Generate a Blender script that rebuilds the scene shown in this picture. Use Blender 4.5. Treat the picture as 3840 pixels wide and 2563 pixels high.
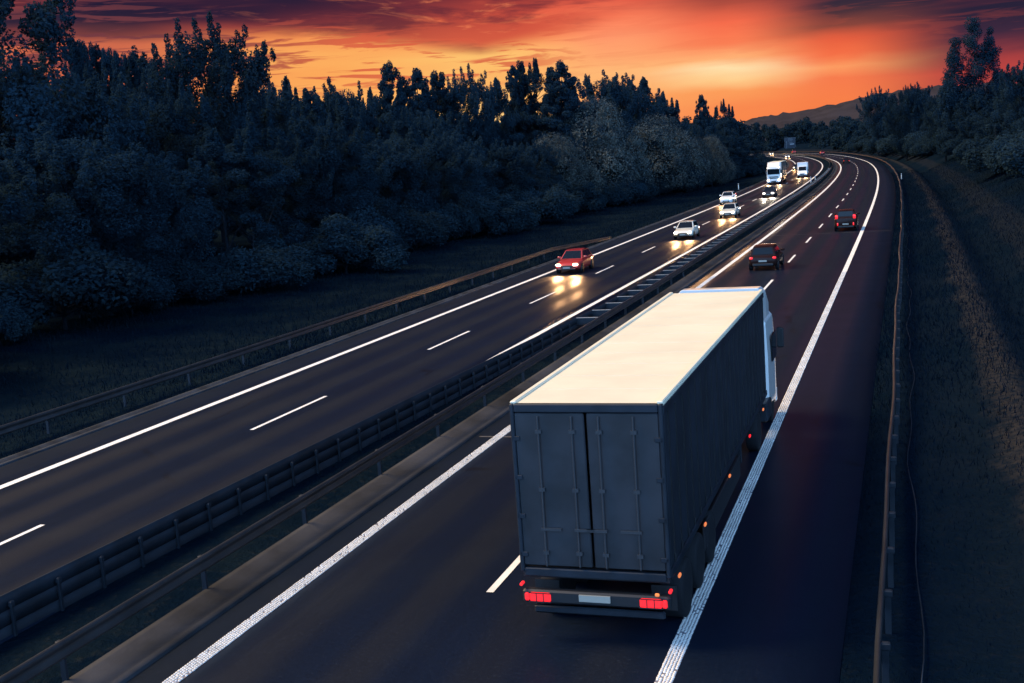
import bpy, math, random
import numpy as np
from mathutils import Vector, Matrix

for o in list(bpy.data.objects):
    bpy.data.objects.remove(o)
scene = bpy.context.scene
COL = scene.collection
rad = math.radians

def lin(c):
    """8-bit sRGB triple -> linear RGB"""
    out = []
    for v in c:
        v = v / 255.0
        out.append(v / 12.92 if v <= 0.04045 else ((v + 0.055) / 1.055) ** 2.4)
    return out

# ------------------------------------------------------------------ camera
cam_d = bpy.data.cameras.new('camera')
cam = bpy.data.objects.new('camera', cam_d)
COL.objects.link(cam)
cam_d.sensor_fit = 'HORIZONTAL'
cam_d.sensor_width = 36.0
cam_d.lens = 36.0 * 4280.04 / 3840.0
cam_d.clip_start = 0.1
cam_d.clip_end = 30000
PITCH, ROLL, CAM_H = 0.155696, -0.071947, 7.839859
cam.matrix_world = (Matrix.Translation((0, 0, CAM_H)) @ Matrix.Rotation(math.pi / 2 - PITCH, 4, 'X')
                    @ Matrix.Rotation(ROLL, 4, 'Z'))
scene.camera = cam

# ------------------------------------------------------------------ exposure
EXPOSURE = 1.0
GAIN = 2.0 ** EXPOSURE
vs = scene.view_settings
vs.view_transform = 'Standard'
vs.look = 'None'
vs.exposure = EXPOSURE
vs.gamma = 1.0
vs.use_curve_mapping = False
scene.cycles.max_bounces = 5
scene.cycles.diffuse_bounces = 3
scene.cycles.glossy_bounces = 3
scene.cycles.transmission_bounces = 3
scene.cycles.sample_clamp_indirect = 4.0
scene.cycles.use_denoising = True

# ------------------------------------------------------------------ sun lamp (soft warm key added high on the left, away from the sunset)
SUN_EL, SUN_AZ = 46.0, -72.0          # azimuth measured from the view axis, to the right
sun_d = bpy.data.lights.new('sun', 'SUN')
sun_d.energy = 3.0
sun_d.angle = rad(30)
sun_d.color = (1.0, 0.71, 0.39)
sun = bpy.data.objects.new('sun', sun_d)
COL.objects.link(sun)
sd = Vector((math.sin(rad(SUN_AZ)) * math.cos(rad(SUN_EL)), math.cos(rad(SUN_AZ)) * math.cos(rad(SUN_EL)), math.sin(rad(SUN_EL))))
sun.rotation_euler = sd.to_track_quat('Z', 'Y').to_euler()
sun.location = sd * 100

# ------------------------------------------------------------------ node helpers
class NT:
    def __init__(self, tree):
        self.t = tree
    def n(self, kind, **kw):
        nd = self.t.nodes.new(kind)
        for k, v in kw.items():
            if k.startswith('i_'):
                nd.inputs[k[2:]].default_value = v
            else:
                setattr(nd, k, v)
        return nd
    def l(self, a, b):
        self.t.links.new(a, b)
    def put(self, sock, v):
        if hasattr(v, 'is_linked'):
            self.l(v, sock)
        else:
            sock.default_value = v
    def m(self, op, a, b=0.0, c=None, clamp=False):
        nd = self.t.nodes.new('ShaderNodeMath')
        nd.operation = op
        nd.use_clamp = clamp
        self.put(nd.inputs[0], a)
        self.put(nd.inputs[1], b)
        if c is not None:
            self.put(nd.inputs[2], c)
        return nd.outputs[0]
    def step(self, x, a, b, lo=0.0, hi=1.0):
        nd = self.t.nodes.new('ShaderNodeMapRange')
        nd.interpolation_type = 'SMOOTHSTEP'
        self.put(nd.inputs[0], x)
        nd.inputs[1].default_value = a
        nd.inputs[2].default_value = b
        nd.inputs[3].default_value = lo
        nd.inputs[4].default_value = hi
        return nd.outputs[0]
    def mix(self, f, a, b, blend='MIX'):
        nd = self.t.nodes.new('ShaderNodeMix')
        nd.data_type = 'RGBA'
        nd.blend_type = blend
        self.put(nd.inputs[0], f)
        for s, v in ((nd.inputs[6], a), (nd.inputs[7], b)):
            if hasattr(v, 'is_linked'):
                self.l(v, s)
            else:
                s.default_value = (v[0], v[1], v[2], 1.0)
        return nd.outputs[2]
    def ramp(self, x, stops):
        nd = self.t.nodes.new('ShaderNodeValToRGB')
        cr = nd.color_ramp
        while len(cr.elements) < len(stops):
            cr.elements.new(0.5)
        for e, (p, c) in zip(cr.elements, stops):
            e.position = p
            e.color = (c[0], c[1], c[2], 1.0)
        self.put(nd.inputs[0], x)
        return nd.outputs[0]
    def noise(self, vec, scale, detail=4.0, rough=0.55, dist=0.0):
        nd = self.t.nodes.new('ShaderNodeTexNoise')
        self.l(vec, nd.inputs['Vector'])
        nd.inputs['Scale'].default_value = scale
        nd.inputs['Detail'].default_value = detail
        nd.inputs['Roughness'].default_value = rough
        nd.inputs['Distortion'].default_value = dist
        return nd.outputs[0]

EAST = 3.3
# ------------------------------------------------------------------ world: dusk sky
world = bpy.data.worlds.new("World")
scene.world = world
world.use_nodes = True
wt = world.node_tree
wt.nodes.clear()
N = NT(wt)
out = N.n('ShaderNodeOutputWorld')
tc = N.n('ShaderNodeTexCoord')
sep = N.n('ShaderNodeSeparateXYZ')
N.l(tc.outputs['Generated'], sep.inputs[0])
az = N.m('MULTIPLY', N.m('ARCTAN2', sep.outputs[0], sep.outputs[1]), 57.29578)
el = N.m('MULTIPLY', N.m('ARCSINE', sep.outputs[2]), 57.29578)
# slow warp so that no band of the sky runs dead straight
cmb = N.n('ShaderNodeCombineXYZ')
N.l(N.m('MULTIPLY', az, 0.09), cmb.inputs[0]); N.l(N.m('MULTIPLY', el, 0.35), cmb.inputs[1])
wob = N.m('MULTIPLY', N.m('SUBTRACT', N.noise(cmb.outputs[0], 1.3, 3.0), 0.5), 1.3)
elw = N.m('ADD', el, wob)
ELMAX = 12.0
e01 = N.m('DIVIDE', elw, ELMAX, clamp=True)
def sky_ramp(stops):
    return N.ramp(e01, [(p / ELMAX, lin(c)) for p, c in stops])
cols = [
 (-18, sky_ramp([(0, (205, 110, 70)), (5.2, (214, 108, 74)), (6.6, (205, 105, 76)), (7.1, (118, 62, 62)), (7.7, (48, 35, 55)), (8.4, (27, 28, 52)), (12, (18, 26, 48))])),
 (-9, sky_ramp([(0, (255, 190, 110)), (4.8, (252, 168, 90)), (5.8, (253, 176, 96)), (6.6, (246, 150, 84)), (7.3, (190, 80, 64)), (8.0, (98, 45, 57)), (9.0, (42, 30, 54)), (12, (22, 26, 48))])),
 (0, sky_ramp([(0, (255, 225, 160)), (2.6, (255, 205, 130)), (4.0, (254, 186, 105)), (5.2, (254, 196, 112)), (6.0, (252, 150, 88)), (7.0, (232, 96, 68)), (8.0, (150, 58, 58)), (9.2, (74, 40, 58)), (12, (24, 27, 48))])),
 (6, sky_ramp([(0, (252, 160, 90)), (2.6, (252, 162, 95)), (3.9, (255, 186, 120)), (4.7, (255, 168, 112)), (5.6, (255, 150, 106)), (6.5, (254, 126, 90)), (7.4, (226, 92, 72)), (8.8, (90, 46, 58)), (12, (26, 27, 48))])),
 (11.5, sky_ramp([(0, (244, 128, 72)), (1.7, (250, 140, 80)), (2.5, (252, 158, 92)), (3.0, (255, 205, 140)), (3.6, (255, 226, 172)), (4.1, (255, 178, 118)), (5.0, (254, 130, 86)), (5.9, (245, 108, 76)), (6.8, (176, 78, 64)), (8.2, (74, 46, 58)), (12, (26, 27, 48))])),
 (16.5, sky_ramp([(0, (238, 118, 66)), (1.8, (248, 128, 74)), (2.8, (247, 124, 78)), (3.5, (253, 156, 98)), (4.0, (246, 112, 70)), (4.6, (230, 96, 64)), (5.1, (138, 70, 60)), (5.8, (76, 50, 58)), (6.4, (50, 41, 58)), (8, (40, 36, 56)), (12, (24, 27, 48))])),
 (22.5, sky_ramp([(0, (160, 70, 62)), (1.8, (172, 68, 64)), (2.6, (184, 68, 65)), (3.3, (124, 54, 64)), (4.1, (62, 41, 62)), (5.0, (42, 35, 57)), (7, (30, 30, 54)), (12, (22, 27, 48))])),
]
skyc = cols[0][1]
for (a0, _), (a1, c1) in zip(cols[:-1], cols[1:]):
    skyc = N.mix(N.step(az, a0, a1), skyc, c1)
# cloud layers, drawn out along the horizon
def cl_noise(sx, sy, off, detail, rough, dist, tilt=0.0):
    c = N.n('ShaderNodeCombineXYZ')
    N.l(N.m('MULTIPLY', az, sx), c.inputs[0])
    N.l(N.m('MULTIPLY', N.m('ADD', el, N.m('MULTIPLY', az, tilt)), sy), c.inputs[1])
    c.inputs[2].default_value = off
    return N.noise(c.outputs[0], 1.0, detail, rough, dist)
right_fade = N.step(az, 1.0, 9.0, 1.0, 0.0)
n1 = cl_noise(0.13, 0.75, 3.3, 7.0, 0.6, 0.9, 0.05)
deck_lo = N.m('ADD', 5.1, N.m('MULTIPLY', N.m('ABSOLUTE', N.m('ADD', az, 0.5)), 0.155))
deck = N.m('SUBTRACT', el, deck_lo)
deckm = N.step(deck, -0.1, 0.8)
c1 = N.m('MULTIPLY', N.m('MULTIPLY', N.step(n1, 0.34, 0.50), deckm), right_fade)
skyc = N.mix(N.m('MULTIPLY', c1, 0.88), skyc, N.mix(N.step(N.m('SUBTRACT', el, N.m('MULTIPLY', az, 0.16)), 5.6, 9.8), lin((206, 78, 62)), lin((36, 29, 54))))
n1b = cl_noise(0.24, 1.5, 7.7, 8.0, 0.62, 1.2, 0.06)
fil = N.m('MULTIPLY', N.m('MULTIPLY', N.step(n1b, 0.55, 0.72), N.step(deck, 0.3, 1.6)), N.m('MULTIPLY', right_fade, N.step(el, 9.0, 7.2)))
skyc = N.mix(N.m('MULTIPLY', fil, N.step(az, -16.0, -6.0, 0.25, 0.8)), skyc, lin((255, 140, 92)))
n4 = cl_noise(0.14, 1.0, 9.2, 7.0, 0.62, 0.35, 0.07)
dk = N.m('MULTIPLY', N.m('MULTIPLY', N.step(n4, 0.46, 0.64), deckm), N.step(az, 2.0, 11.0, 1.0, 0.0))
skyc = N.mix(N.m('MULTIPLY', dk, 0.62), skyc, lin((62, 33, 54)))
n2 = cl_noise(0.22, 2.6, 1.7, 6.0, 0.58, 0.7)
lowm = N.m('MULTIPLY', N.step(el, 3.4, 4.6), N.step(deck, 1.6, 0.2))
c2 = N.m('MULTIPLY', N.m('MULTIPLY', N.step(n2, 0.50, 0.58), lowm), N.step(az, 0.0, 6.0, 1.0, 0.12))
skyc = N.mix(N.m('MULTIPLY', c2, 0.85), skyc, N.mix(N.step(az, -14.0, -6.0), lin((112, 58, 66)), lin((216, 92, 66))))
n3 = cl_noise(0.07, 1.1, 5.1, 4.0, 0.5, 0.5, -0.04)
skyc = N.mix(N.m('MULTIPLY', N.step(n3, 0.5, 0.75), 0.15), skyc, lin((235, 96, 74)))
# upper sky, out of the picture: clear dusk air
sky = N.n('ShaderNodeTexSky')
sky.sky_type = 'NISHITA'
sky.sun_disc = False
sky.sun_elevation = rad(SUN_EL)
sky.sun_rotation = rad(SUN_AZ)
bg_up = N.n('ShaderNodeBackground'); bg_up.inputs[1].default_value = 0.055
N.l(N.mix(1.0, sky.outputs[0], (0.80, 1.0, 1.22), 'MULTIPLY'), bg_up.inputs[0])
bg_low = N.n('ShaderNodeBackground'); bg_low.inputs[1].default_value = 1.0 / GAIN
# the sunset fades away to both sides and behind
front = N.step(N.m('ABSOLUTE', az), 30.0, 75.0, 1.0, 0.0)
back = N.step(N.m('ABSOLUTE', az), 70.0, 120.0)
east = N.mix(back, (0.012, 0.018, 0.032), (EAST * 0.29, EAST * 0.58, EAST * 1.04))   # unseen sky behind the camera, brightened as blue fill for shaded faces
skyc = N.mix(front, east, skyc)
N.l(skyc, bg_low.inputs[0])
mixs = N.n('ShaderNodeMixShader')
N.l(N.m('MULTIPLY', N.step(el, 11.0, 26.0), N.m('SUBTRACT', 1.0, N.m('MULTIPLY', N.m('MAXIMUM', back, front), N.step(el, 35.0, 60.0, 1.0, 0.0)))), mixs.inputs[0])
N.l(bg_low.outputs[0], mixs.inputs[1])
N.l(bg_up.outputs[0], mixs.inputs[2])
N.l(mixs.outputs[0], out.inputs[0])

# ------------------------------------------------------------------ materials
MATS = {}
def mat(name, color, rough=0.6, metal=0.0, spec=0.5, emit=None, estr=0.0, noise=None, bump=None, coat=0.0, coord='Object'):
    """noise = (scale, amount): value mottling; bump = (scale, strength)"""
    if name in MATS:
        return MATS[name]
    m_ = bpy.data.materials.new(name)
    m_.use_nodes = True
    t = NT(m_.node_tree)
    b = m_.node_tree.nodes['Principled BSDF']
    b.inputs['Roughness'].default_value = rough
    b.inputs['Metallic'].default_value = metal
    b.inputs['Specular IOR Level'].default_value = spec
    if coat:
        b.inputs['Coat Weight'].default_value = coat
        b.inputs['Coat Roughness'].default_value = 0.08
    b.inputs['Base Color'].default_value = (*color, 1)
    if emit:
        b.inputs['Emission Color'].default_value = (*emit, 1)
        b.inputs['Emission Strength'].default_value = estr
    if noise or bump:
        c = t.n('ShaderNodeTexCoord').outputs[coord]
        if noise:
            nz = t.noise(c, noise[0], 5.0, 0.6)
            a = noise[1]
            col = t.mix(t.step(nz, 0.3, 0.7), [v * (1 - a) for v in color], [min(1, v * (1 + a)) for v in color])
            t.l(col, b.inputs['Base Color'])
        if bump:
            bp = t.n('ShaderNodeBump')
            bp.inputs['Strength'].default_value = bump[1]
            bp.inputs['Distance'].default_value = 0.02
            t.l(t.noise(c, bump[0], 4.0), bp.inputs['Height'])
            t.l(bp.outputs[0], b.inputs['Normal'])
    MATS[name] = m_
    return m_

def asphalt_material(name, lanes):
    m_ = bpy.data.materials.new(name); m_.use_nodes = True
    t = NT(m_.node_tree); b = m_.node_tree.nodes['Principled BSDF']
    uv = t.n('ShaderNodeTexCoord').outputs['UV']
    sp = t.n('ShaderNodeSeparateXYZ'); t.l(uv, sp.inputs[0])
    u, v = sp.outputs[0], sp.outputs[1]
    # wheel tracks: two worn bands to a lane
    tr = None
    for c in lanes:
        for d in (-0.92, 0.92):
            g = t.step(t.m('ABSOLUTE', t.m('SUBTRACT', u, c + d)), 0.1, 0.75, 1.0, 0.0)
            tr = g if tr is None else t.m('MAXIMUM', tr, g)
    cm = t.n('ShaderNodeCombineXYZ'); t.l(u, cm.inputs[0]); t.l(t.m('MULTIPLY', v, 0.02), cm.inputs[1])
    streak = t.noise(cm.outputs[0], 1.6, 4.0, 0.6)
    patch = t.noise(uv, 0.35, 4.0, 0.6)
    grain = t.noise(uv, 55.0, 3.0, 0.7)
    trk = t.m('MULTIPLY', tr, t.step(streak, 0.25, 0.75, 0.6, 1.0))
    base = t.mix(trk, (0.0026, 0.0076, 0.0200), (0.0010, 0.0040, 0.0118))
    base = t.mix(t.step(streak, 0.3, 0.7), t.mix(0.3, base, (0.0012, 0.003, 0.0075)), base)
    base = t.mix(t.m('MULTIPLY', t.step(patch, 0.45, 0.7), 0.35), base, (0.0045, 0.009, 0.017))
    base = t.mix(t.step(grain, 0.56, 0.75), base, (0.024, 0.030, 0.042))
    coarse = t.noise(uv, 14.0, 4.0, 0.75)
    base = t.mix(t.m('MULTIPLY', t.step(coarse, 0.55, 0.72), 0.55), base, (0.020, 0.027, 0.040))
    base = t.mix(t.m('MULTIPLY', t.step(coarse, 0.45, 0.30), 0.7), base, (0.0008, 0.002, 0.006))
    # a few darker repair patches and sealed cracks
    vo = t.n('ShaderNodeTexVoronoi'); vo.feature = 'DISTANCE_TO_EDGE'; vo.inputs['Scale'].default_value = 0.16
    cw = t.n('ShaderNodeCombineXYZ'); t.l(t.m('ADD', u, t.m('MULTIPLY', patch, 3.0)), cw.inputs[0]); t.l(t.m('MULTIPLY', v, 0.35), cw.inputs[1])
    t.l(cw.outputs[0], vo.inputs['Vector'])
    crack = t.m('MULTIPLY', t.step(vo.outputs['Distance'], 0.004, 0.010, 1.0, 0.0), t.step(patch, 0.5, 0.62))
    base = t.mix(t.m('MULTIPLY', crack, 0.8), base, (0.0006, 0.0016, 0.005))
    t.l(base, b.inputs['Base Color'])
    t.l(t.m('ADD', t.m('MULTIPLY', trk, 0.24), t.m('ADD', 0.34, t.m('MULTIPLY', patch, 0.12))), b.inputs['Roughness'])
    b.inputs['Specular IOR Level'].default_value = 0.17
    bp = t.n('ShaderNodeBump'); bp.inputs['Strength'].default_value = 0.08; bp.inputs['Distance'].default_value = 0.006
    t.l(grain, bp.inputs['Height']); t.l(bp.outputs[0], b.inputs['Normal'])
    return m_

def grass_material(name, dark, light, dry, scale=0.25, band=None):
    m_ = bpy.data.materials.new(name); m_.use_nodes = True
    t = NT(m_.node_tree); b = m_.node_tree.nodes['Principled BSDF']
    c = t.n('ShaderNodeTexCoord').outputs['Object']
    a = t.noise(c, scale, 5.0, 0.65)
    f = t.noise(c, 4.0, 5.0, 0.7)
    col = t.mix(t.step(a, 0.38, 0.66), dark, light)
    col = t.mix(t.m('MULTIPLY', t.step(f, 0.52, 0.7), 0.6), col, dry)
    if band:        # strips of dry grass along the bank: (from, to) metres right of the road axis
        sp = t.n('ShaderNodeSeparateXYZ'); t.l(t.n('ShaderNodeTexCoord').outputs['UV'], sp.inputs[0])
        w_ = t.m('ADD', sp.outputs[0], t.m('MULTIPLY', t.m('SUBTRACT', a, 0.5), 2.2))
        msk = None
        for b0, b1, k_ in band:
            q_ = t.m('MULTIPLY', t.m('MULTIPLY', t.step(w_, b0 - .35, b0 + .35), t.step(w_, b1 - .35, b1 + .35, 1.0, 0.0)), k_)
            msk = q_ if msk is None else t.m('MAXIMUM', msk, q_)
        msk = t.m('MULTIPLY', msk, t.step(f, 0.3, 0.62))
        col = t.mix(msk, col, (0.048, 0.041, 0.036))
    t.l(col, b.inputs['Base Color'])
    b.inputs['Roughness'].default_value = 0.85
    b.inputs['Specular IOR Level'].default_value = 0.0
    bp = t.n('ShaderNodeBump'); bp.inputs['Strength'].default_value = 0.8; bp.inputs['Distance'].default_value = 0.15
    t.l(f, bp.inputs['Height']); t.l(bp.outputs[0], b.inputs['Normal'])
    return m_

def leaf_material(name, dark, light, rough=0.55, spec=0.25, trans=0.45):
    m_ = bpy.data.materials.new(name); m_.use_nodes = True
    t = NT(m_.node_tree); b = m_.node_tree.nodes['Principled BSDF']
    c = t.n('ShaderNodeTexCoord').outputs['Object']
    oi = t.n('ShaderNodeObjectInfo')
    a = t.noise(c, 0.6, 3.0, 0.6)
    f = t.noise(c, 6.0, 2.0, 0.5)
    k = t.m('ADD', t.m('MULTIPLY', a, 0.6), t.m('MULTIPLY', f, 0.4))
    col = t.mix(t.step(k, 0.38, 0.64), dark, light)
    hs = t.n('ShaderNodeHueSaturation')
    t.l(col, hs.inputs['Color'])
    t.l(t.m('ADD', 0.8, t.m('MULTIPLY', oi.outputs['Random'], 0.4)), hs.inputs['Value'])
    t.l(hs.outputs[0], b.inputs['Base Color'])
    b.inputs['Roughness'].default_value = rough
    b.inputs['Specular IOR Level'].default_value = spec
    tr_ = t.n('ShaderNodeBsdfTranslucent'); t.l(hs.outputs[0], tr_.inputs[0])
    mx = t.n('ShaderNodeMixShader'); mx.inputs[0].default_value = trans
    t.l(b.outputs[0], mx.inputs[1]); t.l(tr_.outputs[0], mx.inputs[2])
    t.l(mx.outputs[0], m_.node_tree.nodes['Material Output'].inputs[0])
    return m_

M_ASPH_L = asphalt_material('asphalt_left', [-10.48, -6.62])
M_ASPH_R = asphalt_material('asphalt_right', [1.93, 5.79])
M_GRASS = grass_material('verge_grass', (0.0025, 0.007, 0.014), (0.006, 0.012, 0.017), (0.014, 0.017, 0.019))
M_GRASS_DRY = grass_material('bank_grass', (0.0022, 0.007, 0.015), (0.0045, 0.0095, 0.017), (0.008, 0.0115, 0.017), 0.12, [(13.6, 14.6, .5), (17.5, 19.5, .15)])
M_SOIL = mat('soil', (0.003, 0.007, 0.013), 0.9, spec=0.0, noise=(0.1, 0.4))
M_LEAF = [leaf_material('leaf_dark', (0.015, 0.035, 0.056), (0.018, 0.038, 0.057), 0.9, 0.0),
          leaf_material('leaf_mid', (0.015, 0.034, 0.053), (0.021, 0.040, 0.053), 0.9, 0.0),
          leaf_material('leaf_willow', (0.012, 0.025, 0.036), (0.088, 0.102, 0.094), 0.7, 0.1, 0.15)]  # willow's pale tone: light from above put into the leaf colour
M_BARK = mat('bark', (0.006, 0.010, 0.016), 0.9, spec=0.1, noise=(3.0, 0.4))
M_LINE = mat('line_paint', (0.74, 0.72, 0.68), 0.55, spec=0.3, noise=(1.5, 0.10))
M_DOT = mat('line_dots', (0.60, 0.58, 0.55), 0.55, spec=0.3, noise=(1.2, 0.16))
M_LINE_BASE = mat('line_film', (0.15, 0.15, 0.18), 0.6, spec=0.3, noise=(6.0, 0.25))
M_STEEL = mat('galvanised_steel', (0.046, 0.048, 0.054), 0.36, 0.6, noise=(1.5, 0.2))
M_ZINC = mat('bright_zinc', (0.26, 0.25, 0.24), 0.5, 0.2)
M_STEEL_D = mat('weathered_steel', (0.014, 0.02, 0.03), 0.5, 0.4, noise=(1.5, 0.3))
M_CONC = mat('concrete', (0.023, 0.024, 0.029), 0.85, spec=0.2, noise=(0.22, 0.75), bump=(8.0, 0.5))
M_CONC_D = mat('old_concrete', (0.022, 0.026, 0.034), 0.85, spec=0.2, noise=(1.0, 0.5), bump=(8.0, 0.5))
M_RUBBER = mat('tyre_rubber', (0.010, 0.011, 0.014), 0.8, spec=0.2)
M_RIM = mat('wheel_rim', (0.28, 0.28, 0.30), 0.35, 0.9)
M_GLASS = mat('tinted_glass', (0.006, 0.009, 0.014), 0.06, spec=0.3)
M_BLACK = mat('black_plastic', (0.010, 0.011, 0.014), 0.5)
M_HEAD = mat('headlamp_lens', (0.9, 0.9, 0.85), 0.2, emit=(1.0, 0.80, 0.50), estr=8.0)
M_HEADW = mat('headlamp_lens_white', (0.9, 0.9, 0.88), 0.2, emit=(1.0, 0.92, 0.78), estr=8.0)
M_TAIL = mat('tail_lamp_lens', (0.5, 0.02, 0.02), 0.25, emit=(1.0, 0.02, 0.03), estr=0.55)
M_TAIL_DIM = mat('tail_lamp_lens_dim', (0.35, 0.02, 0.02), 0.25, emit=(1.0, 0.05, 0.03), estr=0.5)
M_AMBER = mat('amber_lamp_lens', (0.6, 0.2, 0.03), 0.25, emit=(1.0, 0.25, 0.10), estr=0.35)
M_PLATE = mat('number_plate', (0.30, 0.29, 0.25), 0.5)

# ------------------------------------------------------------------ the road axis (s = metres along, off = metres right of the right carriageway's left edge line)
KN = [0, 60, 120, 180, 240, 300, 360, 440, 560]
KV = [0.000294, -1.1e-05, -9.7e-05, -0.000249, -0.000251, -0.000416, -0.000635, -0.000466, -0.001188]
SS = np.arange(-60, 1100, 1.0)
_k = np.interp(SS, KN, KV)
_th = 0.331489 + np.cumsum(_k)
I0 = 60
_th = _th - _th[I0] + 0.331489
_x = np.cumsum(np.sin(_th)); _y = np.cumsum(np.cos(_th))
_x = _x - _x[I0] - 11.84999; _y = _y - _y[I0]
_z = np.where(SS > 0, 0.051303 * (SS / 100) ** 2, 0)
LANE, MED = 3.8596, 4.6935
def RC(s, off, z=0.0):
    s = np.asarray(s, float); off = np.asarray(off, float)
    x = np.interp(s, SS, _x); y = np.interp(s, SS, _y); zz = np.interp(s, SS, _z); t = np.interp(s, SS, _th)
    return np.stack(np.broadcast_arrays(x + off * np.cos(t), y - off * np.sin(t), zz + z), -1)
def heading(s):
    return float(np.interp(s, SS, _th))
def to_road(x, y):
    i = int(((_x - x) ** 2 + (_y - y) ** 2).argmin())
    ex, ey = x - _x[i], y - _y[i]
    t = _th[i]
    return SS[i] + ex * math.sin(t) + ey * math.cos(t), ex * math.cos(t) - ey * math.sin(t)

PROF_L = [(-180, -3.0), (-150, 1.2), (-90, 1.0), (-60, 0.6), (-46, 0.2), (-36, -0.2), (-28, -0.55), (-22, -0.65), (-18.5, -0.35), (-16.6, -0.05), (-15.4, 0.0), (-14.75, -0.01)]
PROF_M = [(-4.25, -0.03), (-3.9, -0.02), (-3.2, 0.04), (-2.2, 0.05), (-1.75, -0.0)]
PROF_R = [(10.2, -0.02), (10.5, 0.03), (11.6, -0.03), (12.8, -0.1), (13.5, 0.15), (14.2, 0.3), (14.8, 0.15), (15.6, -0.35), (16.4, -0.3), (18, 0.5), (22, 2.1), (30, 3.6), (60, 5.0), (150, 5.2), (180, -3.0)]
def ground_z(s, off):
    P = PROF_L + PROF_M + PROF_R
    return float(np.interp(off, [p[0] for p in P], [p[1] for p in P])) + float(np.interp(s, SS, _z))

# ------------------------------------------------------------------ mesh helpers
def link(name, me, m_, parent=None, smooth=False):
    o = bpy.data.objects.new(name, me)
    COL.objects.link(o)
    if m_ is not None:
        me.materials.append(m_)
    if parent is not None:
        o.parent = parent
    if smooth:
        me.polygons.foreach_set('use_smooth', [True] * len(me.polygons))
    return o
def np_mesh(name, V, F):
    """V (n,3) array; F (m,k) array of equal-sized faces"""
    V = np.asarray(V, np.float32); F = np.asarray(F, np.int32)
    me = bpy.data.meshes.new(name)
    m_, k = F.shape
    me.vertices.add(len(V)); me.vertices.foreach_set('co', V.ravel())
    me.loops.add(m_ * k); me.loops.foreach_set('vertex_index', F.ravel())
    me.polygons.add(m_); me.polygons.foreach_set('loop_start', np.arange(0, m_ * k, k, dtype=np.int32))
    me.polygons.foreach_set('loop_total', np.full(m_, k, np.int32))
    me.update(calc_edges=True); me.validate()
    return me
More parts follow.
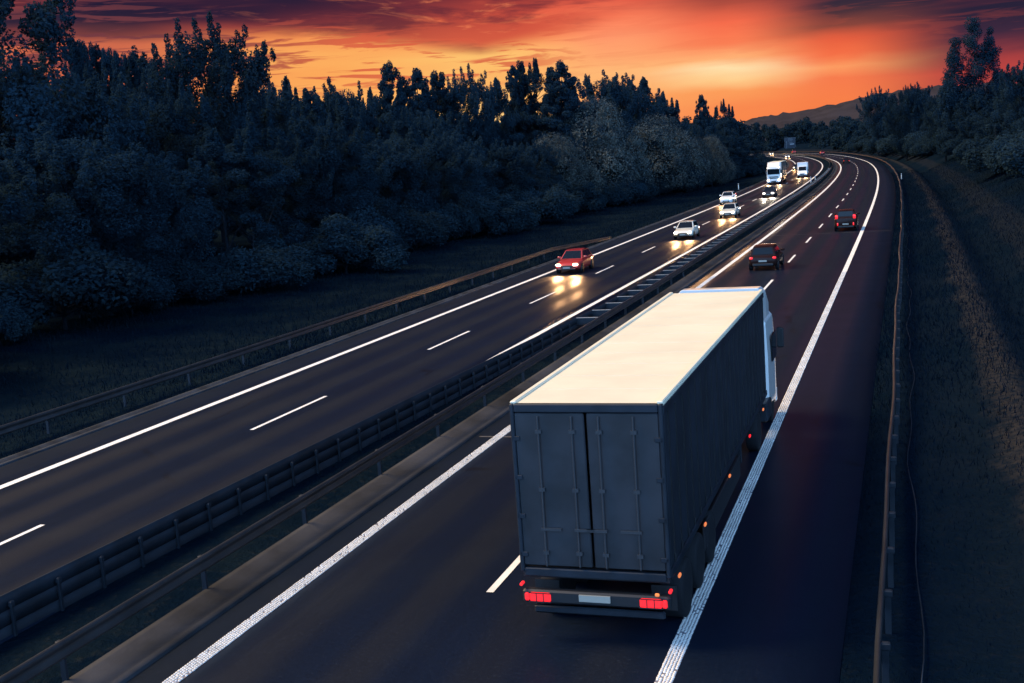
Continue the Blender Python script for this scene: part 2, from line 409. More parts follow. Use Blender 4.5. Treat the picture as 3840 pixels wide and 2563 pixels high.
class MB:
    def __init__(self):
        self.v = []; self.f = []
    def add(self, vs_, fs):
        b = len(self.v)
        self.v += [tuple(map(float, p)) for p in vs_]
        self.f += [tuple(i + b for i in f) for f in fs]
    def box(self, c, s, rz=0.0, taper=None, ch=0.0):
        """chamfered box: centre, full size, chamfer"""
        hx, hy, hz = s[0] / 2, s[1] / 2, s[2] / 2
        ch = min(ch, hx * .9, hy * .9, hz * .9)
        if ch <= 0:
            p = [(x * hx, y * hy, z * hz) for z in (-1, 1) for y in (-1, 1) for x in (-1, 1)]
            fs = [(0, 2, 3, 1), (4, 5, 7, 6), (0, 1, 5, 4), (2, 6, 7, 3), (0, 4, 6, 2), (1, 3, 7, 5)]
        else:
            p = []; lv = [(-hz, ch), (-hz + ch, 0), (hz - ch, 0), (hz, ch)]
            for z, i in lv:
                a, b = hx - i, hy - i
                p += [(a - ch, -b, z), (a, -b + ch, z), (a, b - ch, z), (a - ch, b, z), (-a + ch, b, z), (-a, b - ch, z), (-a, -b + ch, z), (-a + ch, -b, z)]
            fs = [tuple(range(7, -1, -1)), tuple(range(24, 32))]
            for l in range(3):
                for i in range(8):
                    j = (i + 1) % 8
                    fs.append((l * 8 + i, l * 8 + j, (l + 1) * 8 + j, (l + 1) * 8 + i))
        ca, sa = math.cos(rz), math.sin(rz)
        if taper:
            p = [((x * (taper[0] if z > 0 else 1)), (y * (taper[1] if z > 0 else 1)), z) for x, y, z in p]
        self.add([(c[0] + x * ca - y * sa, c[1] + x * sa + y * ca, c[2] + z) for x, y, z in p], fs)
        return self
    def tube(self, pts, r, n=8, r2=None):
        pts = [Vector(p) for p in pts]
        m_ = len(pts); rs = [r + ((r2 if r2 is not None else r) - r) * i / max(1, m_ - 1) for i in range(m_)]
        vs_ = []; ref = None
        for i, p in enumerate(pts):
            d = (pts[min(i + 1, m_ - 1)] - pts[max(i - 1, 0)]).normalized()
            a = Vector((0, 0, 1)) if abs(d.z) < .9 else Vector((1, 0, 0))
            u = d.cross(a).normalized(); w = d.cross(u)
            for k in range(n):
                t = 2 * math.pi * k / n
                vs_.append(p + (u * math.cos(t) + w * math.sin(t)) * rs[i])
        fs = []
        for i in range(m_ - 1):
            for k in range(n):
                fs.append((i * n + k, i * n + (k + 1) % n, (i + 1) * n + (k + 1) % n, (i + 1) * n + k))
        fs.append(tuple(range(n - 1, -1, -1))); fs.append(tuple((m_ - 1) * n + k for k in range(n)))
        self.add(vs_, fs)
        return self
    def lathe_x(self, c, prof, n=24):
        """profile of (radius, x) turned round the x axis"""
        vs_ = []; fs = []
        for r, x in prof:
            for k in range(n):
                t = 2 * math.pi * k / n
                vs_.append((c[0] + x, c[1] + r * math.cos(t), c[2] + r * math.sin(t)))
        for i in range(len(prof) - 1):
            for k in range(n):
                fs.append((i * n + k, i * n + (k + 1) % n, (i + 1) * n + (k + 1) % n, (i + 1) * n + k))
        fs.append(tuple(range(n))); fs.append(tuple((len(prof) - 1) * n + k for k in range(n)))
        self.add(vs_, fs)
        return self
    def loft(self, rings):
        n = len(rings[0]); vs_ = [p for r in rings for p in r]; fs = []
        for i in range(len(rings) - 1):
            for k in range(n):
                fs.append((i * n + k, (i + 1) * n + k, (i + 1) * n + (k + 1) % n, i * n + (k + 1) % n))
        fs.append(tuple(range(n))); fs.append(tuple((len(rings) - 1) * n + k for k in range(n - 1, -1, -1)))
        self.add(vs_, fs)
        return self
    def panel(self, quad, th=0.012):
        """thin plate on a quad, lifted off along its normal"""
        q = [Vector(p) for p in quad]
        nrm = (q[1] - q[0]).cross(q[3] - q[0]).normalized()
        self.add([p for p in q] + [p + nrm * th for p in q], [(3, 2, 1, 0), (4, 5, 6, 7), (0, 1, 5, 4), (1, 2, 6, 5), (2, 3, 7, 6), (3, 0, 4, 7)])
        return self
    def build(self, name, m_, parent=None, smooth=False, bevel=0.0):
        me = bpy.data.meshes.new(name)
        me.from_pydata(self.v, [], self.f)
        import bmesh
        bm = bmesh.new(); bm.from_mesh(me)
        bmesh.ops.recalc_face_normals(bm, faces=bm.faces)
        bm.to_mesh(me); bm.free()
        o = link(name, me, m_, parent, smooth)
        if bevel:
            bv = o.modifiers.new('bevel', 'BEVEL'); bv.width = bevel; bv.segments = 3; bv.limit_method = 'ANGLE'
        return o
def tag(o, label=None, cat=None, group=None, kind=None):
    if label: o['label'] = label
    if cat: o['category'] = cat
    if group: o['group'] = group
    if kind: o['kind'] = kind
    return o
def thing(name, label, cat, loc=(0, 0, 0), rz=0.0, group=None):
    o = bpy.data.objects.new(name, None)
    o.empty_display_size = 0.3
    COL.objects.link(o)
    o.location = loc; o.rotation_euler = (0, 0, rz)
    return tag(o, label, cat, group)
def structure(o):
    o['kind'] = 'structure'
    return o
def child_copy(o, parent, loc=None, rz=None):
    c = o.copy(); COL.objects.link(c); c.parent = parent
    if loc is not None: c.location = loc
    if rz is not None: c.rotation_euler = (0, 0, rz)
    for g in o.children:
        k = g.copy(); COL.objects.link(k); k.parent = c
    return c
def strip(name, prof, s0, s1, ds, m_, closed=False, parent=None, smooth=False):
    """sweep a profile of (off, z) along the road; UV = (off, s)"""
    s = np.arange(s0, s1 + 1e-6, ds); n = len(prof)
    V = np.concatenate([RC(np.full(n, a), [p[0] for p in prof], np.array([p[1] for p in prof])) for a in s])
    ns = len(s); F = []
    kk = n if closed else n - 1
    i, k = np.meshgrid(np.arange(ns - 1), np.arange(kk), indexing='ij'); i = i.ravel(); k = k.ravel()
    k2 = (k + 1) % n
    F = np.stack([i * n + k, i * n + k2, (i + 1) * n + k2, (i + 1) * n + k], 1)
    me = np_mesh(name, V, F)
    uvl = me.uv_layers.new(name='UVMap')
    uv = np.stack([np.tile([p[0] for p in prof], ns), np.repeat(s, n)], 1).astype(np.float32)
    li = np.empty(len(me.loops), np.int32); me.loops.foreach_get('vertex_index', li)
    uvl.data.foreach_set('uv', uv[li].ravel())
    return link(name, me, m_, parent, smooth)

# ------------------------------------------------------------------ ground and road
R_ = 9000
gm = np_mesh('ground', [(-R_, -R_, -1.2), (R_, -R_, -1.2), (R_, R_, -1.2), (-R_, R_, -1.2)], [(0, 1, 2, 3)])
structure(link('ground', gm, M_SOIL))
S0, S1 = -50, 900
structure(strip('verge_left', PROF_L, S0, S1, 4, M_GRASS, smooth=True))
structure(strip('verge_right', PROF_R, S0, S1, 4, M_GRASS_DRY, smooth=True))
structure(strip('median', PROF_M, S0, S1, 4, M_GRASS, smooth=True))
def pavement(name, a, b, m_):
    pr = [(a, -0.3), (a, 0.0)] + [(x, 0.0) for x in np.linspace(a, b, 9)[1:-1]] + [(b, 0.0), (b, -0.3)]
    return structure(strip(name, pr, S0, S1, 2, m_))
road_r = pavement('carriageway_right', -0.75, 10.22, M_ASPH_R)
road_l = pavement('carriageway_left', -14.2, -4.2, M_ASPH_L)
# concrete gutter beside the median and kerb on the far left
structure(strip('gutter', [(-1.78, -0.25), (-1.78, 0.045), (-1.62, 0.05), (-1.45, -0.01), (-1.25, -0.03), (-1.05, -0.012), (-0.95, 0.05), (-0.78, 0.05), (-0.755, -0.25)], 10, 700, 2, M_CONC, closed=False))
structure(strip('kerb', [(-14.78, -0.3), (-14.78, 0.06), (-14.66, 0.07), (-14.6, 0.0), (-14.42, -0.01), (-14.36, 0.05), (-14.24, 0.04), (-14.21, -0.3)], -50, 700, 2, M_CONC_D))

# ------------------------------------------------------------------ road markings (parts of their carriageway)
def edge_line(off, w, parent, near=None):
    s0 = -40 if near is None else near
    strip('edge_line', [(off - w / 2, 0.007), (off + w / 2, 0.007)], s0, 880, 2, M_LINE, parent=parent)
    if near is not None:
        ln = strip('structured_line', [(off - w / 2, 0.006), (off + w / 2, 0.006)], -40, near, 2, M_LINE_BASE, parent=parent)
        # raised marking dots
        rng = np.random.default_rng(int(abs(off) * 10) + 3)
        rows = np.arange(12.0, near, 0.062); ncol = int(w / 0.052)
        V = []; n = 6
        r_, c_ = np.meshgrid(rows, np.arange(ncol), indexing='ij')
        so_ = r_ + (c_ % 2) * 0.031 + rng.normal(0, .004, r_.shape)
        oo = off - w / 2 + (c_ + 0.5) * w / ncol + rng.normal(0, .003, r_.shape)
        keep = rng.random(r_.shape) > 0.05
        so_ = so_[keep]; oo = oo[keep]; K = len(so_)
        a = np.arange(n) * 2 * math.pi / n
        sz = rng.uniform(.85, 1.12, K)[:, None]
        def ring(rr, z):
            return RC(so_[:, None] + np.sin(a)[None] * rr * 1.25 * sz, oo[:, None] + np.cos(a)[None] * rr * sz, z)
        V = np.concatenate([ring(.026, .005), ring(.020, .021)], 1).reshape(-1, 3)
        b = (np.arange(K) * 2 * n)[:, None]
        kk = np.arange(n); k2 = (kk + 1) % n
        side = np.stack([kk, k2, n + k2, n + kk], 1)
        F4 = (b[:, :, None] + side[None]).reshape(-1, 4)
        top = np.array([[n, n + 1, n + 2, n + 3], [n, n + 3, n + 4, n + 5]])
        F4 = np.concatenate([F4, (b[:, :, None] + top[None]).reshape(-1, 4)])
        tag(link('raised_dots', np_mesh('raised_dots', V, F4), M_DOT, ln), kind='stuff')
edge_line(0.0, 0.28, road_r, 74)
edge_line(2 * LANE, 0.27, road_r, 74)
edge_line(-MED, 0.28, road_l)
edge_line(-MED - 2 * LANE, 0.29, road_l)
P_ = 14.4555
def lane_line(off, s_first, parent):
    V = []; F = []
    k0 = math.floor((-30 - s_first) / P_)
    for k in range(k0, 60):
        s = s_first + P_ * k - 0.25
        if s > 850: break
        ss = np.linspace(s, s + 5.0, 4)
        b = len(V)
        for q in ss:
            for e in (-.07, .07):
                V.append(RC(q, off + e, 0.007))
        for i in range(3):
            F.append((b + 2 * i, b + 2 * i + 1, b + 2 * i + 3, b + 2 * i + 2))
    link('lane_line', np_mesh('lane_line', np.array(V), F), M_LINE, parent)
lane_line(LANE, 80.0769 - 4 * P_ + 0.72, road_r)
lane_line(-MED - LANE, 20.5049, road_l)
# sealed joints across the asphalt
M_SEAL = mat('joint_seal', (0.10, 0.095, 0.09), 0.32)
for s, a, b, par in ((125.8, -12.2, -4.3, road_l), (103.2, -0.4, 10.1, road_r), (34.2, -0.6, 3.6, road_r)):
    V = np.concatenate([RC([s - .05 + .6 * 0, s + .06], [o_, o_], 0.005) for o_ in np.linspace(a, b, 12)])
    link('joint', np_mesh('joint', V, [(2 * i, 2 * i + 2, 2 * i + 3, 2 * i + 1) for i in range(11)]), M_SEAL, par)

# ------------------------------------------------------------------ guardrails
def wprof(off, side, zc=0.0):
    """W-beam, bulging to side (+1 right, -1 left)"""
    pr = [(0.0, .765), (.035, .765), (.075, .735), (.08, .69), (.03, .645), (.022, .61), (.03, .575), (.08, .53), (.075, .485), (.035, .455), (0.0, .455), (-.004, .61)]
    pts = [(off + side * a, z + zc) for a, z in pr]
    return pts
def posts(root, offf, s_list, w=0.1, h=0.74, zb=-0.3, m_=None):
    proto = None
    for s in s_list:
        o_ = offf(s)
        p = RC(s, o_)
        if proto is None:
            mb = MB(); mb.box((0, 0, (h + zb) / 2), (w, 0.06, h - zb), ch=0.004); mb.box((0, 0, h - .06), (w * 1.5, 0.10, .1), ch=0.01)
            proto = mb.build('post', m_ or M_STEEL_D, root); q = proto
        else:
            q = child_copy(proto, root)
        q.location = p; q.rotation_euler = (0, 0, -heading(s))
def rail_path(name, offf, side, s0, s1, ds, m_, parent, zf=None):
    s = np.arange(s0, s1 + 1e-6, ds); n = 12; V = []
    for q in s:
        pr = wprof(offf(q), side)
        V.append(RC(np.full(n, q), [p[0] for p in pr], np.array([p[1] for p in pr]) - (zf(q) if zf else 0)))
    V = np.concatenate(V); ns = len(s)
    i, k = np.meshgrid(np.arange(ns - 1), np.arange(n), indexing='ij'); i = i.ravel(); k = k.ravel(); k2 = (k + 1) % n
    me = np_mesh(name, V, np.stack([i * n + k, i * n + k2, (i + 1) * n + k2, (i + 1) * n + k], 1))
    return link(name, me, m_, parent)
rng0 = random.Random(4)
wob_r = lambda s: 10.86 + 0.03 * math.sin(s * .21) + 0.02 * math.sin(s * .53 + 1)
g = thing('guardrail', 'steel guardrail along the right shoulder, running the whole length of the grass bank', 'guardrail', (0, 0, 0))
rail_path('rail', wob_r, -1, -20, 720, 2, M_STEEL, g)
posts(g, lambda s: wob_r(s) + .06, [12 + 2.0 * i for i in range(40)] + [92 + 4 * i for i in range(56)])
wob_l = lambda s: -15.85 + 0.03 * math.sin(s * .17) + (0.0 if s < 92 else min(1.6, (s - 92) * .06))
g = thing('guardrail', 'low steel guardrail left of the left carriageway, ending beside the red car', 'guardrail')
rail_path('rail', wob_l, 1, -30, 108, 2, M_STEEL, g, lambda s: 0 if s < 92 else min(.5, (s - 92) * .03))
posts(g, lambda s: wob_l(s) - .05, [22 + 4.0 * i for i in range(18)])
mo_near = lambda s: -1.72 - min(1, max(0, (s - 60) / 60)) * .35
mo_far = lambda s: -2.6 - max(0.0, (56 - s)) * 0.046 - min(1, max(0, (s - 60) / 60)) * .15
g = thing('guardrail', 'double steel guardrail with ladder-like cross spacers in the median strip', 'guardrail')
rail_path('rail', mo_near, 1, -20, 700, 2, M_STEEL, g)
rail_path('rail', mo_far, -1, -20, 700, 2, M_STEEL_D, g)
rail_path('lower_rail', mo_far, -1, -20, 60, 2, M_STEEL_D, g, lambda s: .29)
sk = np.arange(-20, 60, 2.0)
V = np.concatenate([RC(np.full(4, q), mo_far(q) + np.array([.0, .0, .03, .03]), np.array([-.05, .19, .19, -.05])) for q in sk])
link('kick_plate', np_mesh('kick_plate', V, [(4 * i + a, 4 * i + a + 1, 4 * i + a + 5, 4 * i + a + 4) for i in range(len(sk) - 1) for a in range(3)]), M_STEEL_D, g)
# ladder spacers between the two rails
proto = None
k = 0
s = 52.6
while s < 285 and k < 99:
    a, b = mo_near(s), mo_far(s); w = a - b
    c = RC(s, (a + b) / 2)
    if proto is None:
        mb = MB(); mb.box((0, 0, .745), (1.0, .075, .03), ch=.008)
        proto = mb.build('spacer', M_ZINC, g)
        MB().box((0, 0, .57), (1.0, .03, .26)).build('web_plate', M_STEEL_D, proto); q = proto
    else:
        q = child_copy(proto, g)
    q.location = c; q.rotation_euler = (0, 0, -heading(s)); q.scale = (w - .02, 1, 1)
    s += 2.35; k += 1
posts(g, lambda s: mo_far(s) + .09, [14.8 + 1.18 * i for i in range(32)], w=.05, h=.64)
posts(g, lambda s: mo_near(s) - .08, [14 + 4.0 * i for i in range(16)], h=.72)
# loose wire lying in the grass behind the right guardrail
pts = [RC(s, 11.32 + .07 * math.sin(s * .33) + .05 * math.sin(s * .9 + 1), .05 + 0.02 * math.sin(s * .7)) for s in np.arange(20, 120, 1.0)]
tag(MB().tube(pts, 0.012, 5).build('wire', M_STEEL_D, smooth=True), 'thin wavering wire lying in the grass behind the right guardrail', 'wire')
# delineator posts
def delineator(s, off, label):
    p = RC(s, off); p[2] = ground_z(s, off) if off < -14 or off > 10.2 else p[2]
    t = thing('delineator_post', label, 'road post', p, -heading(s), 'delineator posts beside the lanes')
    mb = MB(); mb.box((0, 0, .5), (.12, .09, 1.2), ch=.03); mb.build('post_body', mat('post_plastic', (.75, .74, .72), .5), t)
    mb = MB(); mb.box((0, 0, .93), (.126, .096, .22), ch=.03); bnd = mb.build('black_band', M_BLACK, t)
    mb = MB(); mb.box((0, -.05, .93), (.05, .008, .16)); mb.build('reflector', mat('reflector', (.6, .6, .62), .2, .3), bnd)
delineator(208, -15.6, 'white roadside post with black band, standing behind the white car on the left hard shoulder')
delineator(220, -3.95, 'tiny white post in the median, nearer the oncoming lanes')
delineator(217.5, -3.05, 'tiny white post in the median, nearer the ladder guardrail')
delineator(209, 11.45, 'white roadside post in the grass just right of the right guardrail')

# ------------------------------------------------------------------ vehicles
def wheel(parent, x, y, r=0.32, w=0.22, dual=False):
    side = 1 if x > 0 else -1
    mb = MB()
    ww = w * (2.1 if dual else 1)
    mb.lathe_x((0, 0, 0), [(r * .62, -ww / 2), (r * .93, -ww / 2), (r, -ww / 2 + .03), (r, ww / 2 - .03), (r * .93, ww / 2), (r * .62, ww / 2)], 24)
    o = mb.build('wheel', M_RUBBER, parent, True)
    o.location = (x, y, r)
    xo = side * (ww / 2 - .02)
    mb = MB()
    mb.lathe_x((0, 0, 0), [(r * .63, xo - .02), (r * .63, xo + side * .012), (r * .55, xo + side * .012), (r * .5, xo - side * .03), (r * .16, xo - side * .03), (r * .14, xo + side * .01), (0.01, xo + side * .012)], 20)
    for k in range(5):
        a = 2 * math.pi * k / 5
        mb.box((xo - side * .012, math.cos(a) * r * .33, math.sin(a) * r * .33), (.02, .05 + abs(math.cos(a)) * .1, .05 + abs(math.sin(a)) * .1))
    mb.build('rim', M_RIM, o)
    return o
def spot(parent, loc, energy, size=95, color=(1.0, .62, .32), down=3.2, aim=0.0):
    d = bpy.data.lights.new('headlamp_beam', 'SPOT')
    d.energy = energy; d.spot_size = rad(size); d.spot_blend = 0.8; d.color = color; d.shadow_soft_size = 0.3
    o = bpy.data.objects.new('headlamp_beam', d); COL.objects.link(o); o.parent = parent
    o.location = loc
    dirv = Vector((aim, math.cos(rad(down)), -math.sin(rad(down))))
    o.rotation_euler = dirv.to_track_quat('-Z', 'Y').to_euler()
    return o
def paint(name, c, rough=0.35):
    return mat('paint_' + name, c, rough, spec=0.5, coat=1.0)
def car(label, m_, L=4.25, W=1.78, H=1.48, style='hatch', group=None, head='off', tail='off', beam=0.0, roofbars=False, extra_low_tail=False):
    t = thing('car', label, 'car', group=group)
    k = W / 1.78; h = H / 1.48
    hl = L / 2
    bel = 0.93 * h if style != 'suv' else 1.02 * h
    hood = bel - (0.06 if style != 'suv' else 0.04)
    deck_r = {'hatch': bel, 'sedan': bel + .02, 'suv': bel + .03, 'wagon': bel}[style]
    st = [(-hl, .46, deck_r - .18, .70), (-hl + .06, .34, deck_r - .06, .81), (-hl + .30, .26, deck_r, .87), (-hl * .45, .22, bel, .89), (hl * .25, .22, bel - .01, .89),
          (hl * .42, .22, hood, .885), (hl * .7, .24, hood - .07, .87), (hl - .26, .28, hood - .16, .83), (hl - .07, .33, hood - .25, .76), (hl, .42, hood - .36, .66)]
    rings = []
    for y, zb, zt, hw in st:
        hw *= k; zm = (zb + zt) / 2
        half = [(0, zb), (hw * .8, zb), (hw * .97, zb + .07), (hw, zm - .03), (hw * .985, zt - .14), (hw * .93, zt - .035), (hw * .8, zt), (0, zt + .025)]
        ring = [(x, y, z) for x, z in half] + [(-x, y, z) for x, z in half[-2:0:-1]]
        rings.append(ring)
    body = MB().loft(rings).build('body', m_, t, True)
    # cabin
    yb0 = {'hatch': -hl + .22, 'sedan': -hl + .95, 'suv': -hl + .10, 'wagon': -hl + .14}[style]
    yt0 = {'hatch': -hl + .55, 'sedan': -hl + 1.45, 'suv': -hl + .32, 'wagon': -hl + .42}[style]
    yb1, yt1 = hl * .40, hl * .40 - .78 * h
    wb, wt_ = .80 * k, .60 * k
    zb, zt = bel - .02, H
    ym = (yt0 + yt1) / 2
    def rr(y, z, w): return [(-w, y, z), (w, y, z)]
    cab = MB()
    A = [(-wb, yb0, zb), (wb, yb0, zb), (wb, yb1, zb), (-wb, yb1, zb)]
    B = [(-wt_, yt0, zt - .05), (wt_, yt0, zt - .05), (wt_, yt1, zt - .03), (-wt_, yt1, zt - .03)]
    cab.add(A + B, [(0, 1, 5, 4), (1, 2, 6, 5), (2, 3, 7, 6), (3, 0, 4, 7)])
    # roof with a crown
    g_ = []
    for i in range(6):
        y = yt0 + (yt1 - yt0) * i / 5
        for j in range(6):
            x = -wt_ + 2 * wt_ * j / 5
            crown = .05 * (1 - (2 * j / 5 - 1) ** 2) * .6 + .045 * (1 - (2 * i / 5 - 1) ** 2)
            g_.append((x, y, zt - .05 + .02 * i / 5 + crown))
    fs = [(i * 6 + j, i * 6 + j + 1, (i + 1) * 6 + j + 1, (i + 1) * 6 + j) for i in range(5) for j in range(5)]
    cab.build('cabin', m_, t, False, .035)
    MB_ = MB(); MB_.add(g_, fs)
    rf = MB_.build('roof', m_, t, True)
    def quad(a, b, c, d, iu0, iu1, iv0, iv1):
        a, b, c, d = map(Vector, (a, b, c, d))
        def P(u, v): return (a.lerp(b, u)).lerp(d.lerp(c, u), v)
        return [P(iu0, iv0), P(iu1, iv0), P(iu1, iv1), P(iu0, iv1)]
    MB().panel(quad(A[2], A[3], B[3], B[2], .06, .94, .06, .94), .014).build('windscreen', M_GLASS, t)
    MB().panel(quad(A[0], A[1], B[1], B[0], .08, .92, .18, .92), .014).build('rear_window', M_GLASS, t)
    for q in ((A[1], A[2], B[2], B[1]), (A[3], A[0], B[0], B[3])):
        fl = q is not None and q[0][0] > 0
        for u0, u1 in ((.07, .34), (.37, .63), (.66, .90)):
            if not fl: u0, u1 = 1 - u1, 1 - u0
            MB().panel(quad(*q, u0, u1, .14, .9), .012).build('side_window', M_GLASS, t)
    # lamps
    hz = hood - .24
    for sx in (-1, 1):
        mh = MB().box((sx * .60 * k, hl - .10, hz), (.36 * k, .20, .15), rz=-sx * .32, ch=.05)
        o = mh.build('headlight', {'off': M_GLASS, 'warm': M_HEAD, 'white': M_HEADW}[head], t, True)
        if beam:
            spot(o, (sx * .60 * k, hl + .08, hz), beam, color=(1.0, .52, .22) if head == 'warm' else (1, .86, .66))
        tz = deck_r - .14 if style != 'suv' else bel + .02
        mt_ = MB().box((sx * .70 * k, -hl + .07, tz), (.22, .14, .16 if style != 'suv' else .34), rz=sx * .25, ch=.04)
        mt_.build('tail_light', {'off': M_TAIL_DIM, 'on': M_TAIL, 'dim': M_TAIL_DIM}[tail], t, True)
        if extra_low_tail:
            MB().box((sx * .62 * k, -hl + .02, .62), (.10, .10, .26), ch=.03).build('fog_light', M_TAIL, t, True)
        mm = MB().box((sx * (wb + .14), yb1 - .28, bel + .10), (.24, .12, .15), ch=.04)
        mm.build('mirror', m_, t, True)
    MB().box((0, hl - .02, .50), (.86 * k, .08, .17), ch=.03).build('grille', M_BLACK, t)
    MB().box((0, hl - .03, .34), (1.2 * k, .12, .10), ch=.03).build('bumper', M_BLACK, t)
    MB().box((0, hl + .025, .44), (.50, .02, .11)).build('number_plate', M_PLATE, t)
    MB().box((0, -hl + .02, .40), (1.25 * k, .12, .16), ch=.03).build('bumper', M_BLACK, t)
    MB().box((0, -hl - .012 + (.04 if style == 'sedan' else 0), .62), (.50, .02, .11)).build('number_plate', M_PLATE, t)
    if roofbars:
        for sx in (-1, 1):
            MB().tube([(sx * wt_ * .93, yt0 + .2, zt - .01), (sx * wt_ * .93, yt0 + .3, zt + .05), (sx * wt_ * .93, yt1 - .25, zt + .05), (sx * wt_ * .93, yt1 - .12, zt)], .018, 6).build('roof_rail', M_BLACK, t, True)
    r = .31 if style != 'suv' else .35
    for sx in (-1, 1):
        for y in (-hl + .78, hl - .86):
            wheel(t, sx * (.79 * k), y, r, .2)
            MB().lathe_x((sx * .874 * k, y, r), [(r + .055, -.03), (r + .055, sx * .012), (r + .012, sx * .016), (r + .012, -.03)], 24).build('wheel_arch', M_BLACK, t, True)
    return t
def place(o, s, off, oncoming=False, yaw=0.0):
    o.location = RC(s, off)
    o.rotation_euler = (0, 0, -heading(s) + (math.pi if oncoming else 0) + yaw)
    return o

def semi(label, cab_m, roof_m, side_m, rear_m, front_m, head='off', tail='on', beam=0.0, n_straps=22, name='articulated_truck', rear_detail=True):
    """y = 0 at the tail; trailer 13.6 m, tractor in front"""
    t = thing(name, label, 'truck')
    TL, W, zf, H = 13.6, 2.5, 1.18, 4.0
    # trailer: each face a part
    MB().box((0, TL / 2, zf - .02), (W - .06, TL, .16), ch=.01).build('chassis_frame', M_BLACK, t)
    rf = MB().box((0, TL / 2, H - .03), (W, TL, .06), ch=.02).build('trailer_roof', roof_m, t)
    mb = MB()
    for sx in (-1, 1):
        mb.box((sx * (W / 2 - .05), TL / 2, H + .012), (.10, TL - .02, .05), ch=.015)
    mb.build('roof_edge_rail', roof_m, rf)
    mb = MB()
    for i in range(1, 12):
        mb.box((0, TL * i / 12, H + .0), (W - .24, .04, .006))
    mb.build('roof_seam', roof_m, rf)
    for sx in (-1, 1):
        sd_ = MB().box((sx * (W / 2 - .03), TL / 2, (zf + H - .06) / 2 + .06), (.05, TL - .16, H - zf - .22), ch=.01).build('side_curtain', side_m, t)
        mb = MB()
        for i in range(n_straps):
            y = .35 + (TL - .7) * i / (n_straps - 1)
            mb.box((sx * (W / 2 + .004), y, (zf + H) / 2), (.02, .05, H - zf - .3))
            mb.box((sx * (W / 2 + .012), y, zf + .22), (.03, .07, .14), ch=.008)
        mb.build('strap', M_BLACK, sd_)
        MB().box((sx * (W / 2 - .02), TL / 2, H - .12), (.07, TL, .14), ch=.015).build('top_rail', M_STEEL_D, t)
        MB().box((sx * (W / 2 - .02), TL / 2, zf + .06), (.07, TL, .14), ch=.015).build('bottom_rail', M_STEEL_D, t)
        MB().box((sx * (W / 2 - .04), TL * .42, .72), (.04, 5.0, .5), ch=.01).build('side_guard', M_BLACK, t)
        for y in (.6, 3.2, 6.4, 9.8, 12.6):
            MB().box((sx * (W / 2 + .01), y, 1.0), (.04, .13, .06), ch=.012).build('side_marker', M_TAIL if abs(y - 9.8) < .1 else M_AMBER if sx > 0 else M_AMBER, t)
    MB().box((0, TL - .03, (zf + H) / 2), (W - .02, .06, H - zf - .1), ch=.01).build('front_wall', front_m, t)
    # rear doors
    for sx in (-1, 1):
        d = MB().box((sx * .60, .0, (zf + H) / 2 - .02), (1.16, .06, H - zf - .26), ch=.015).build('rear_door', rear_m, t)
        if rear_detail:
            mb = MB()
            for x in (.22, .78):
                mb.tube([(sx * x, -.06, zf + .12), (sx * x, -.06, H - .2)], .017, 8)
                for z in (zf + .35, (zf + H) / 2, H - .45):
                    mb.box((sx * x, -.05, z), (.10, .05, .06))
                mb.box((sx * (x - .12), -.075, zf + .75), (.34, .03, .045))
            mb.build('locking_bar', M_BAR, d)
            for z in (zf + .3, zf + .95, zf + 1.6, zf + 2.25):
                MB().box((sx * 1.17, -.035, z), (.14, .03, .08), ch=.008).build('hinge', M_STEEL_D, d)
    mb = MB()
    for sx in (-1, 1):
        mb.box((sx * 1.215, 0, (zf + H) / 2), (.07, .10, H - zf), ch=.015)
    mb.box((0, 0, H - .07), (2.36, .10, .14), ch=.015); mb.box((0, 0, zf), (2.36, .10, .14), ch=.015)
    mb.build('rear_frame', M_STEEL_D, t)
    # bumper with lamps
    MB().box((0, -.02, .78), (2.46, .16, .22), ch=.03).build('rear_bumper', M_BLACK, t)
    MB().box((0, .1, .5), (2.2, .08, .14), ch=.03).build('underrun_bar', M_STEEL_D, t)
    tm = {'on': M_TAIL, 'off': M_TAIL_DIM}[tail]
    for sx in (-1, 1):
        tl_ = MB().box((sx * .92, -.11, .78), (.36, .05, .15), ch=.03).build('tail_light', tm, t)
        mb = MB()
        for x in (-.06, .06):
            mb.box((sx * .92 + x, -.137, .78), (.014, .012, .15))
        mb.box((sx * .92, -.137, .853), (.38, .014, .014)); mb.box((sx * .92, -.137, .707), (.38, .014, .014))
        mb.build('lamp_frame', M_BLACK, tl_)
        MB().box((sx * 1.145, -.11, .78), (.08, .05, .13), ch=.02).build('tail_light', tm, t)
        MB().box((sx * 1.235, -.06, .98), (.05, .14, .05), ch=.012).build('marker_light', tm if sx < 0 else M_TAIL, t)
    MB().box((1.03, -.115, .93), (.07, .04, .05), ch=.01).build('indicator', M_AMBER, t)
    MB().box((0, -.115, .80), (.52, .03, .11)).build('number_plate', M_PLATE, t)
    for sx in (-1, 1):
        MB().box((sx * 1.0, .55, .62), (.42, .02, .42)).build('mudflap', M_BLACK, t)
        MB().box((sx * .9, 10.4, .62), (.12, .14, .9), ch=.01).build('landing_leg', M_STEEL_D, t)
    for y in (1.35, 2.66, 3.97):
        for sx in (-1, 1):
            wheel(t, sx * 1.05, y, .50, .38)
    # tractor
    c0 = TL + .55 - .0; CL = 2.2
    cab = []
    for y, zt_, hw, zb in ((c0, 3.05, 1.18, .85), (c0 + .12, 3.16, 1.24, .75), (c0 + CL - .45, 3.16, 1.24, .55), (c0 + CL - .08, 3.02, 1.22, .40), (c0 + CL, 2.85, 1.14, .42)):
        ring = [(-hw * .98, y, zb), (hw * .98, y, zb), (hw, y, zb + .2), (hw, y, 2.0), (hw * .97, y, zt_ - .12), (hw * .88, y, zt_), (-hw * .88, y, zt_), (-hw * .97, y, zt_ - .12), (-hw, y, 2.0), (-hw, y, zb + .2)]
        cab.append(ring)
